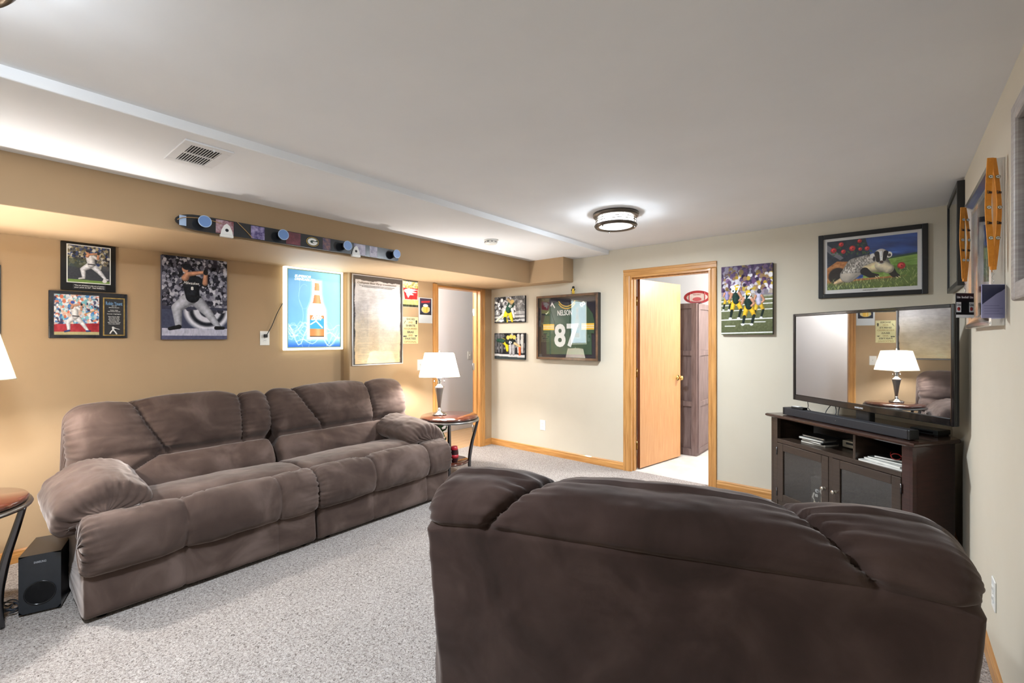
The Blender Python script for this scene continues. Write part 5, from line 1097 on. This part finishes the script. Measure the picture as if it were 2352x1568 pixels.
for s_ in (0, 1):
    m_ = lambda u, v: J(u if s_ == 0 else 1.005-u, v)
    sv = MB().prism([m_(0.2, 0.19), m_(0.275, 0.40), m_(0.283, 0.585), m_(0.095, 0.595), m_(0.088, 0.43), m_(0.12, 0.30)], -0.022, -0.008, 'xzy').build('sleeve', M_JER, t)
    for a_, b__, mm in ((0.445, 0.475, M_GLD), (0.475, 0.483, M_WHT), (0.483, 0.503, M_GLD), (0.503, 0.511, M_WHT), (0.511, 0.54, M_GLD)):
        MB().prism([m_(0.279, a_), m_(0.281, b__), m_(0.0895, b__), m_(0.0885, a_)], -0.0232, -0.022, 'xzy').build('stripe', mm, sv)
    text('shoulder_number', '7' if s_ == 0 else '8', 0.07, M_WHT, t, *m_(0.265, 0.155), -0.0235, bold=0.002, roty=(-2.0 if s_ == 0 else 2.0) if False else (-1.05 if s_ == 0 else 1.05), height=0.07, width=0.05)
col_pts = [(0.352, 0.095), (0.405, 0.153), (0.486, 0.178), (0.568, 0.153), (0.618, 0.095)]
for k, (off, mm, r) in enumerate(((0.0, M_GLD, 0.006), (0.016, M_JER, 0.004), (0.027, M_GLD, 0.006))):
    MB().tube([(J(*q)[0], -0.018, J(*q)[1]-off) for q in curve_pts(col_pts, 5)], r, 8, 0.6, (0, 1, 0)).build('collar_band', mm, t)
MB().prism([J(0.315, 0.225), J(0.60, 0.212), J(0.605, 0.325), J(0.31, 0.335)], -0.018, -0.016, 'xzy').build('name_patch', mat('green_patch', (38, 72, 52), 0.8), t)
text('name', 'NELSON', 0.08, M_WHT, t, *J(0.452, 0.275), -0.0192, bold=0.0015, width=0.20, height=0.062)
text('numeral', '8', 0.3, M_WHT, t, *J(0.372, 0.625), -0.0185, bold=0.010, width=0.157, height=0.27); text('numeral', '7', 0.3, M_WHT, t, *J(0.58, 0.625), -0.0185, bold=0.010, width=0.16, height=0.27)
MB().tube(curve_pts([(J(0.13, 0.27)[0], -0.0235, J(0.13, 0.27)[1]), (J(0.145, 0.285)[0], -0.0235, J(0.145, 0.285)[1]), (J(0.185, 0.245)[0], -0.0235, J(0.185, 0.245)[1])], 4), [0.002, 0.003, 0.004, 0.005, 0.006, 0.005, 0.004, 0.002, 0.001], 6, 0.3, (0, 1, 0)).build('swoosh_mark', M_WHT, t)
MB().box(-w_/2+0.024, w_/2-0.024, -d_+0.006, -d_+0.009, -h_/2+0.024, h_/2-0.024).build('glass', glassmat('jersey_glass', 0.0, 1.5, gain=1.6), t)
# tiny figurine standing on the jersey frame
t = thing('player_figurine', 'tiny black and yellow figurine standing on the jersey frame', 'figurine', (-2.79, YB-0.032, 1.886))
M_FY = mat('figurine_yellow', (222, 186, 60), 0.5); M_FB = mat('figurine_black', (34, 34, 30), 0.5)
for s_ in (-1, 1): MB().tube([(s_*0.008, 0, 0.0), (s_*0.009, 0, 0.02), (s_*0.006, 0, 0.036)], [0.006, 0.007, 0.009], 10).build('leg', M_FY, t)
MB().lathe([(0.0, 0.03), (0.013, 0.034), (0.016, 0.048), (0.012, 0.062), (0.0, 0.066)], 16).build('torso', M_FY, t)
MB().lathe([(0.0, 0.058), (0.011, 0.062), (0.015, 0.074), (0.011, 0.087), (0.0, 0.091)], 16).build('helmet', M_FB, t)
for s_ in (-1, 1): MB().tube([(s_*0.013, 0, 0.058), (s_*0.022, -0.004, 0.048), (s_*0.018, -0.012, 0.04)], 0.0045, 8).build('arm', M_FB, t)

# ------------------------------------------------------------------ colour football canvas right of the door
t = wall_thing('canvas_print', 'colour canvas of football players hung between door and television', 'canvas print', 'B', -1.002, 1.727, 'sport canvases')
p = Paint(150, 216, (96, 84, 110)); p.crowd(0, 1, -0.02, 0.40, [(120, 90, 130), (200, 196, 204), (90, 70, 100), (226, 224, 228), (150, 120, 90), (60, 50, 70), (190, 160, 60)], 150, 0.05, 31); p.poly([(0, 0), (1, 0), (1, 0.12), (0, 0.16)], (70, 62, 84), 0.55)
p.grad(0.44, 1.0, (112, 116, 84), (84, 88, 60)); p.poly([(0, 0.38), (1, 0.36), (1, 0.46), (0, 0.48)], (206, 204, 204), 0.5)
for y, wd in ((0.50, 0.012), (0.56, 0.010), (0.64, 0.009), (0.77, 0.011), (0.965, 0.012)): p.line([(0, y+0.015), (1, y)], wd, (226, 226, 222))
for x0, y in ((0.08, 0.875), (0.4, 0.845), (0.66, 0.82)): p.line([(x0, y), (x0+0.2, y)], 0.009, (226, 226, 222))
p.noise(12, 40, 40, 1, (p.Y > 0.44).astype(float))
def player(x, y, s, top, legs, helm, sock=(34, 44, 40), lean=0.0, shoe=(226, 226, 226)):
    a = p.ar; f = lambda dx, dy: (x+dx*s, y+dy*s/a)
    p.limb([f(-0.1, 0.1), f(-0.22, 0.55)], [0.15*s, 0.11*s], legs); p.limb([f(0.1, 0.1), f(0.26, 0.5)], [0.15*s, 0.11*s], legs)
    p.limb([f(-0.23, 0.6), f(-0.3, 0.98)], [0.08*s, 0.06*s], sock); p.limb([f(0.27, 0.56), f(0.16, 0.98)], [0.08*s, 0.06*s], sock); p.ell(*f(-0.32, 1.05), 0.09*s, 0.06*s/a, shoe); p.ell(*f(0.14, 1.05), 0.09*s, 0.06*s/a, shoe)
    p.limb([f(0.0, 0.06), f(lean, -0.42)], [0.17*s, 0.24*s], top); p.limb([f(lean+0.18, -0.42), f(lean+0.34, -0.12), f(lean+0.2, 0.02)], [0.09*s, 0.07*s, 0.06*s], SKIN); p.limb([f(lean-0.2, -0.42), f(lean-0.3, -0.12)], [0.09*s, 0.07*s], SKIN)
    p.ell(*f(lean+0.02, -0.72), 0.13*s, 0.15*s/a, helm)
player(0.12, 0.46, 0.24, (160, 150, 190), (220, 180, 60), (120, 100, 60)); player(0.74, 0.54, 0.30, (190, 186, 206), (224, 182, 60), (60, 60, 70)); player(0.30, 0.50, 0.36, (40, 62, 54), (236, 186, 50), (226, 190, 60), lean=-0.02); player(0.55, 0.585, 0.37, (38, 58, 52), (236, 186, 50), (226, 190, 60), lean=-0.06)
p.noise(8, 40, 40, 6)
canvas(t, 0.415, 0.615, 0.036, p, M_NIGHT); text('number', '87', 0.08, M_INKW, t, -0.085, 0.095, -0.0385, bold=0.0015, height=0.062); text('number', '12', 0.07, M_INKW, t, 0.015, 0.035, -0.0385, bold=0.001, height=0.05)

# ------------------------------------------------------------------ badger print
t = wall_thing('framed_print', 'black-framed print of a badger with red roses', 'framed print', 'B', -0.14, 1.963)
w_, h_ = 0.662, 0.508
frame4(t, w_, h_, 0.034, 0.022, M_BLACK)
MB().box(-w_/2+0.03, w_/2-0.03, -0.006, 0, -h_/2+0.03, h_/2-0.03).build('mat_board', mat('mat_white', (226, 222, 218), 0.8), t)
p = Paint(290, 190, (30, 44, 90)); n1 = fbm(p.X*3+p.Y*2, p.Y*9-p.X*2, 3)
p.a = np.array([26, 36, 66])*(1-n1[..., None])+np.array([52, 92, 170])*n1[..., None]; p.mix(np.clip((fbm(p.X*2.2+p.Y, p.Y*13-p.X*3, 9)-0.55)*5, 0, 1)*np.clip(p.X*2-0.7, 0, 1)*(p.Y < 0.42), (84, 128, 200), 0.8)
p.poly([(0, 0), (0.45, 0), (0.5, 0.3), (0.45, 0.6), (0, 0.7)], (30, 38, 44), 0.85); p.noise(20, 24, 24, 4, ((p.X < 0.5) & (p.Y < 0.6)).astype(float))
p.poly([(0.45, 0.46), (0.75, 0.43), (1, 0.40), (1, 1), (0.4, 1)], (118, 146, 70)); p.line([(0.6, 0.45), (1.0, 0.385)], 0.012, (40, 66, 50)); p.poly([(0.66, 0.56), (1, 0.5), (1, 0.8), (0.66, 0.75)], (96, 128, 56), 0.8)
p.noise(26, 10, 30, 6, (p.Y > 0.45).astype(float)); p.poly([(0, 0.55), (0.12, 0.42), (0.3, 0.45), (0.36, 0.62), (0.3, 0.8), (0.9, 0.78), (0.84, 0.86), (0.5, 0.88), (0.2, 0.92), (0, 0.9)], (150, 98, 54)); p.noise(34, 30, 40, 7, ((p.X < 0.85) & (p.Y > 0.45)).astype(float))
p.ell(0.13, 0.72, 0.11, 0.17, (34, 26, 22)); p.poly([(0, 0.06), (0.06, 0.14), (0.2, 0.36), (0.16, 0.40), (0.04, 0.26), (0, 0.2)], (130, 124, 128), 0.7)
p.poly([(0, 0.86), (1, 0.80), (1, 1), (0, 1)], (84, 96, 50), 0.9); p.poly([(0.7, 0.62), (1, 0.6), (1, 0.9), (0.8, 0.88)], (84, 104, 48), 0.8)
g_ = random.Random(3)
for k in range(240):
    x = g_.uniform(0, 1); y = g_.uniform(0.84, 1.05) if x < 0.8 else g_.uniform(0.66, 1.05); dx = g_.uniform(-0.05, 0.05); p.line([(x, y), (x+dx*0.5, y-0.05), (x+dx, y-g_.uniform(0.06, 0.1))], 0.0016, g_.choice([(150, 162, 90), (176, 182, 120), (60, 76, 40), (110, 126, 62), (200, 200, 150)]), 0.8) if k < 110 else p.ell(x, y, 0.004, 0.03, g_.choice([(150, 162, 90), (176, 182, 120), (60, 76, 40), (110, 126, 62)]), 0.7, dx*12)
FUR = (146, 140, 132)
p.limb([(0.20, 0.79), (0.10, 0.86)], [0.04, 0.02], (196, 170, 130)); p.limb([(0.25, 0.72), (0.34, 0.56), (0.5, 0.5), (0.62, 0.55)], [0.095, 0.12, 0.11, 0.10], FUR)
msk = Paint(290, 190, (0, 0, 0)); msk.limb([(0.25, 0.72), (0.34, 0.56), (0.5, 0.46)], [0.09, 0.115, 0.09], (255, 255, 255)); mk = np.clip(msk.a[..., 0]/255, 0, 1)
p.noise(90, 90, 60, 12, mk*(p.Y < 0.68), 2); p.mix(mk*(p.Y > 0.68), (196, 184, 168), 0.6); p.limb([(0.46, 0.62), (0.6, 0.58)], [0.05, 0.07], (206, 190, 150))
p.limb([(0.44, 0.66), (0.5, 0.74), (0.58, 0.76)], [0.05, 0.035, 0.02], (34, 30, 28)); p.limb([(0.72, 0.66), (0.76, 0.76), (0.8, 0.79)], [0.045, 0.035, 0.02], (34, 30, 28)); p.limb([(0.62, 0.56), (0.70, 0.64)], [0.07, 0.06], (206, 194, 166))
for x, y in ((0.56, 0.775), (0.585, 0.77), (0.78, 0.81), (0.805, 0.80)): p.line([(x, y), (x+0.02, y+0.025)], 0.004, (210, 196, 150))
p.ell(0.705, 0.37, 0.035, 0.06, (214, 206, 196)); p.ell(0.71, 0.38, 0.018, 0.03, (70, 60, 56)); p.ell(0.53, 0.37, 0.03, 0.05, (200, 196, 190))
p.limb([(0.62, 0.36), (0.625, 0.47)], [0.075, 0.045], (222, 214, 204)); p.limb([(0.575, 0.33), (0.59, 0.47)], [0.028, 0.02], (34, 30, 30)); p.limb([(0.672, 0.33), (0.655, 0.46)], [0.028, 0.018], (34, 30, 30)); p.limb([(0.625, 0.30), (0.625, 0.38)], [0.014, 0.012], (236, 232, 226)); p.ell(0.625, 0.50, 0.022, 0.026, (60, 44, 40)); p.ell(0.545, 0.43, 0.014, 0.05, (40, 36, 36))
for x, y, r in ((0.08, 0.19, 0.036), (0.17, 0.08, 0.03), (0.30, 0.18, 0.036), (0.196, 0.23, 0.028), (0.383, 0.05, 0.025), (0.39, 0.21, 0.022), (0.467, 0.21, 0.028), (0.835, 0.60, 0.042)):
    p.ell(x, y, r, r/p.ar, (156, 34, 38)); p.ell(x-0.006, y-0.01, r*0.6, r*0.5/p.ar, (206, 72, 70)); p.ell(x+0.004, y, r*0.25, r*0.25/p.ar, (120, 20, 26))
    for k in range(4): p.ell(x+g_.uniform(-0.05, 0.05), y+g_.uniform(0.04, 0.1), 0.016, 0.012, (54, 84, 44), 0.8, g_.uniform(0, 3))
p.a = np.clip(p.a*1.22, 0, 255)
picture('print', p, -w_/2+0.058, w_/2-0.058, -h_/2+0.064, h_/2-0.056, -0.0068, M_PRINT, t)
text('caption', 'Defending the Turf', 0.01, mat('grey_caption', (120, 116, 112), 0.6), t, 0.0, -h_/2+0.05, -0.0072, shear=0.3, width=0.09)
MB().box(-w_/2+0.03, w_/2-0.03, -0.013, -0.011, -h_/2+0.03, h_/2-0.03).build('glass', M_GLASS, t)

# ------------------------------------------------------------------ right wall frames
t = wall_thing('picture_frame', 'thin black frame near the corner on the right wall', 'picture frame', 'R', 4.075, 2.005)
frame4(t, 0.66, 0.615, 0.03, 0.034, M_BLACK); MB().box(-0.32, 0.32, -0.012, 0, -0.3, 0.3).build('print', mat('pale_print', (176, 170, 160), 0.6, noise=(5, (120, 116, 112))), t)
MB().box(-0.305, 0.305, -0.028, -0.026, -0.285, 0.285).build('glass', glassmat('grazing_glass', 0.0, 1.5, gain=1.0), t)
t = wall_thing('picture_frame', 'wide silver-framed picture on the right wall holding two lanyards', 'picture frame', 'R', 2.89, 1.752)
w_, h_ = 0.78, 0.63
M_SILV = mat('polished_silver_frame', (216, 216, 218), 0.16, metal=1.0)
def cove(a0, a1, fixed, side, horiz):
    P_ = [(0, 0), (0, 0.036), (0.006, 0.041), (0.018, 0.037), (0.03, 0.03), (0.045, 0.022), (0.055, 0.022), (0.055, 0)]
    if horiz: return MB().prism([(fixed-side*q[0], -q[1]) for q in P_], a0, a1, 'zyx')
    return MB().prism([(fixed-side*q[0], -q[1]) for q in P_], a0, a1, 'xyz')
cove(-h_/2, h_/2, w_/2, 1, False).build('frame_side', M_SILV, t); cove(-h_/2, h_/2, -w_/2, -1, False).build('frame_side', M_SILV, t)
cove(-w_/2+0.001, w_/2-0.001, h_/2-0.001, 1, True).build('frame_rail', M_SILV, t); cove(-w_/2+0.001, w_/2-0.001, -h_/2+0.001, -1, True).build('frame_rail', M_SILV, t)
p = Paint(120, 70, (60, 66, 96)); p.crowd(0, 1, 0.0, 1, [(200, 200, 206), (40, 50, 90), (150, 60, 60), (226, 220, 210), (60, 70, 60)], 90, 0.05, 40)
picture('print', p, -w_/2+0.05, w_/2-0.05, -h_/2+0.05, h_/2-0.05, -0.010, M_PRINT, t)
MB().box(-w_/2+0.05, w_/2-0.05, -0.017, -0.014, -h_/2+0.05, h_/2-0.05).build('glass', glassmat('mirror_like_glass', 0.0, 1.5, gain=1.4), t)
t = wall_thing('picture_frame', 'large grey wooden frame cut off by the right edge', 'picture frame', 'R', 1.66, 1.79)
w_, h_ = 0.72, 0.58; M_GREYW = mat('grey_washed_wood', (150, 140, 134), 0.5, noise=(4, (172, 164, 158), (4, 4, 30)), bump=(6, 0.2, 0.002, (4, 4, 30)))
frame4(t, w_, h_, 0.055, 0.05, M_GREYW, 0.008)
MB().box(-w_/2+0.05, w_/2-0.05, -0.012, 0, -h_/2+0.05, h_/2-0.05).build('backing', M_BLACK, t)
p = Paint(110, 100, (44, 56, 110)); p.crowd(0, 1, 0.3, 1, [(40, 50, 100), (220, 220, 226), (80, 100, 150), (30, 34, 60), (150, 150, 160)], 90, 0.05, 41); p.poly([(0, 0), (1, 0), (1, 0.4), (0, 0.4)], (96, 96, 104)); p.line([(0, 0.4), (1, 0.4)], 0.02, (226, 226, 230)); p.poly([(0.1, 0.2), (0.4, 0.14), (0.42, 0.3), (0.12, 0.34)], (220, 214, 200))
picture('print', p, -w_/2+0.055, w_/2-0.055, -h_/2+0.055, h_/2-0.055, -0.0125, M_PRINT, t)
MB().box(-w_/2+0.05, w_/2-0.05, -0.034, -0.031, -h_/2+0.05, h_/2-0.05).build('glass', MATS['grazing_glass'], t)

# ------------------------------------------------------------------ lanyards hanging from the silver frame
M_ORG = mat('orange_ribbon', (226, 150, 50), 0.7, noise=(60, (214, 136, 40))); M_NAVY = mat('navy_card', (44, 50, 84), 0.35); M_LAV = mat('lavender_card', (150, 152, 196), 0.35)
def ribbon(path, wv, wd, m, name, parent, th=0.0012):
    V, Fc = [], []; P_ = [Vector(q) for q in path]; n = len(P_)
    for i, q in enumerate(P_):
        tn = (P_[min(i+1, n-1)]-P_[max(i-1, 0)]).normalized(); wv_ = Vector(wv[i] if isinstance(wv, list) else wv).normalized(); nn = tn.cross(wv_).normalized()*th
        for a, b in ((-1, -1), (1, -1), (1, 1), (-1, 1)): V.append(q+wv_*(a*wd/2)+nn*b)
    for i in range(n-1):
        for k in range(4): Fc.append((i*4+k, i*4+(k+1) % 4, i*4+4+(k+1) % 4, i*4+4+k))
    Fc += [(0, 1, 2, 3), tuple(4*(n-1)+k for k in (3, 2, 1, 0))]
    return MB().add(V, Fc).build(name, m, parent)
def g_mark(parent, x, z, y, s, name='letter_mark'):
    ell = lambda a, b, n=28: [(x+a*math.cos(2*PI*k/n), z+b*math.sin(2*PI*k/n)) for k in range(n)]
    mk_ = MB().prism(ell(s, s*0.72), y-0.0004, y, 'xzy').build(name, mat('mark_gold', (222, 178, 70), 0.5), parent)
    MB().prism(ell(s*0.93, s*0.66), y-0.0009, y-0.0004, 'xzy').build('dark_field', mat('mark_green', (34, 56, 46), 0.5), mk_)
    A = [math.radians(q) for q in np.linspace(32, 335, 26)]
    MB().prism([(x+s*0.8*math.cos(a), z+s*0.55*math.sin(a)) for a in A]+[(x+s*0.40*math.cos(a), z+s*0.24*math.sin(a)) for a in A[::-1]], y-0.0014, y-0.0009, 'xzy').box(x+s*0.02, x+s*0.8, y-0.0014, y-0.0009, z-s*0.16, z+s*0.04).build('letter', M_INKW, mk_)
    return mk_
def lanyard(label, x_, y, z_top, z_bot, half, rz, card, badge_w, badge_h):
    """hangs at the frame's edge; local x spans the strands, faces local -y"""
    t = thing('lanyard', label, 'lanyard', (x_, y, z_bot), rz, 'orange lanyards'); Hh = z_top-z_bot
    for s_ in (-1, 1):
        pts = curve_pts([(s_*half*0.3, 0.004, Hh), (s_*half*0.8, 0.0, Hh*0.75), (s_*half, -0.002, Hh*0.5), (s_*half*0.55, -0.002, Hh*0.2), (s_*0.004, 0, 0.0)], 5)
        st_ = ribbon(pts, (1, 0.15*s_, 0), 0.02, M_ORG, 'strap', t)
        for k, f_ in enumerate((0.82, 0.68, 0.54, 0.40, 0.26)):
            x = np.interp(f_, [0, 0.2, 0.5, 0.75, 1], [0.004, half*0.55, half, half*0.8, half*0.3])*s_; zz = f_*Hh
            if k % 2 == 0: g_mark(st_, x, zz, -0.0045, 0.0098)
            else: text('word', 'Lite', 0.016, M_INKB, st_, x, zz, -0.0055, bold=0.0003, roty=-PI/2 if False else 0.0, width=0.016)
    MB().box(-0.01, 0.01, -0.004, 0.004, -0.012, 0.004, 0.002).build('clasp', M_ORG, t)
    MB().tube(curve_pts([(0, 0, -0.012), (0.004, 0, -0.025), (-0.004, 0, -0.038), (0.003, 0, -0.05), (0, 0, -0.062)], 5), 0.0016, 6).build('clip', M_CHROME, t)
    b_ = MB().box(-badge_w/2, badge_w/2, -0.0015, 0.0015, -0.066-badge_h, -0.066, 0.001).build('badge', card, t)
    return t, b_
t, b_ = lanyard('orange lanyard with black badge at the far corner of the silver frame', 0.255, 3.0, 2.0, 1.665, 0.018, math.radians(48), M_BLACK, 0.10, 0.115)
for x in (-0.035, 0.035):
    c_ = MB().box(x-0.013, x+0.013, -0.0022, -0.0016, -0.155, -0.108, 0.0003).build('can_picture', M_INKW, b_); MB().lathe([(0.0, -0.0026), (0.009, -0.0022)], 16, (x, 0, -0.140), 'y').build('red_seal', mat('seal_red', (170, 44, 40), 0.5), c_)
    text('word', 'Lite', 0.014, M_INKB, c_, x, -0.120, -0.0024, width=0.022)
text('heading', 'Lite  football  Lite', 0.014, M_INKW, b_, 0, -0.085, -0.0019, bold=0.0003, width=0.088); MB().box(-0.049, 0.049, -0.0021, -0.0015, -0.18, -0.167).build('white_strip', M_INKW, b_)
t, b_ = lanyard('orange lanyard with blue and lavender badge at the near corner of the silver frame', 0.284, 2.455, 2.06, 1.655, 0.020, math.radians(38), M_LAV, 0.084, 0.125)
MB().prism([(-0.041, -0.068), (0.041, -0.068), (0.041, -0.082), (0.028, -0.092), (0.012, -0.1), (-0.004, -0.112), (-0.02, -0.124), (-0.041, -0.14)], -0.0021, -0.0015, 'xzy').build('navy_area', M_NAVY, b_)
for k in range(4): MB().box(-0.034, 0.034 if k % 2 else 0.02, -0.0019, -0.0015, -0.146-0.01*k, -0.1445-0.01*k).build('text_line', mat('card_ink', (110, 112, 160), 0.5), b_)

# ------------------------------------------------------------------ ski with shot glasses on the soffit
t = wall_thing('shot_ski', 'black ski with four shot glasses and photos mounted on the soffit', 'ski', 'S', 1.602, 2.086)
Ls = 0.79
poly = [(-Ls+0.11*(1-math.cos(a)), 0.047*math.sin(a)) for a in np.linspace(-PI/2, PI/2, 13)][::1]
poly = [(-Ls+0.11*(1-math.cos(a))-0.0, -0.047*math.sin(a)) for a in np.linspace(PI/2, -PI/2, 13)]
poly = [(-Ls+0.12*(1-math.cos(b__)), 0.047*math.sin(b__)) for b__ in np.linspace(-PI/2, PI/2, 13)] + [(Ls-0.02, 0.045), (Ls, 0.03), (Ls, -0.035), (Ls-0.015, -0.045)]
MB().prism(poly, -0.04, -0.026, 'xzy').build('board', mat('ski_black', (26, 30, 36), 0.25, coat=0.4), t)
for x in (-0.5, 0.38): MB().box(x-0.03, x+0.03, -0.026, 0, -0.03, 0.03).build('spacer', M_BLACKPL, t)
M_CUPI = mat('pale_blue_glaze', (176, 200, 232), 0.3); M_CUPO = mat('dark_blue_glass', (18, 22, 32), 0.15)
for x in (-0.655, -0.193, 0.284, 0.732):
    c_ = MB().lathe([(0.0, -0.041), (0.024, -0.041), (0.035, -0.098), (0.0335, -0.098), (0.023, -0.046), (0.0, -0.046)], 26, (x, 0, 0.004), 'y').build('shot_glass', M_CUPO, t)
    MB().lathe([(0.0, -0.0475), (0.0222, -0.0475), (0.0318, -0.097)], 26, (x, 0, 0.004), 'y').build('lining', mat('blue_glaze', (112, 146, 200), 0.3), c_)
    MB().lathe([(0.0315, -0.0965), (0.032, -0.0995), (0.0345, -0.0998), (0.0358, -0.098), (0.0352, -0.0945)], 26, (x, 0, 0.004), 'y').build('rim', M_CUPI, c_)
M_PURP = [mat('snap_%d' % k, c_, 0.5, noise=(38, c2_, (1, 1, 1), 2)) for k, (c_, c2_) in enumerate((((120, 60, 64), (186, 160, 170)), ((70, 60, 110), (170, 160, 200)), ((92, 48, 58), (130, 70, 80)), ((150, 110, 100), (60, 60, 90)), ((140, 136, 160), (200, 196, 210))))]
for x, w_, k in ((-0.53, 0.10, 0), (-0.335, 0.085, 1), (-0.10, 0.10, 2), (0.145, 0.06, 3), (0.42, 0.10, 4), (0.545, 0.07, 4)): MB().box(x-w_/2, x+w_/2, -0.0412, -0.04, -0.042, 0.042).build('snapshot', M_PURP[k], t)
MB().box(-0.77, -0.735, -0.0412, -0.04, -0.03, 0.03).build('sticker', M_CUPI, t); g_mark(t, 0.038, 0.0, -0.041, 0.046, 'oval_letter_sticker')
for x in (-0.52, 0.385):
    b_ = MB().prism([(x-0.034, -0.045), (x+0.034, -0.045), (x+0.03, -0.02), (x+0.015, 0.012), (x, 0.024), (x-0.015, 0.012), (x-0.03, -0.02)], -0.047, -0.0412, 'xzy').build('ski_tip_badge', M_INKW, t)
    MB().lathe([(0.0, -0.0478), (0.011, -0.047)], 6, (x, 0, -0.018), 'y', False).build('emblem', M_INKB, b_)
    MB().box(x-0.036, x+0.036, -0.052, -0.03, -0.062, -0.045, 0.002).build('ledge', M_PLASTIC, t)
M_CORD = mat('tan_cord', (176, 140, 92), 0.8)
for pts in ([(-0.78, -0.045, 0.0), (-0.74, -0.046, 0.02), (-0.64, -0.044, 0.03), (-0.55, -0.044, 0.02)], [(-0.46, -0.044, 0.045), (-0.41, -0.044, 0.0), (-0.37, -0.044, -0.04)]): MB().tube(curve_pts(pts, 5), 0.0022, 6).build('cord', M_CORD, t)
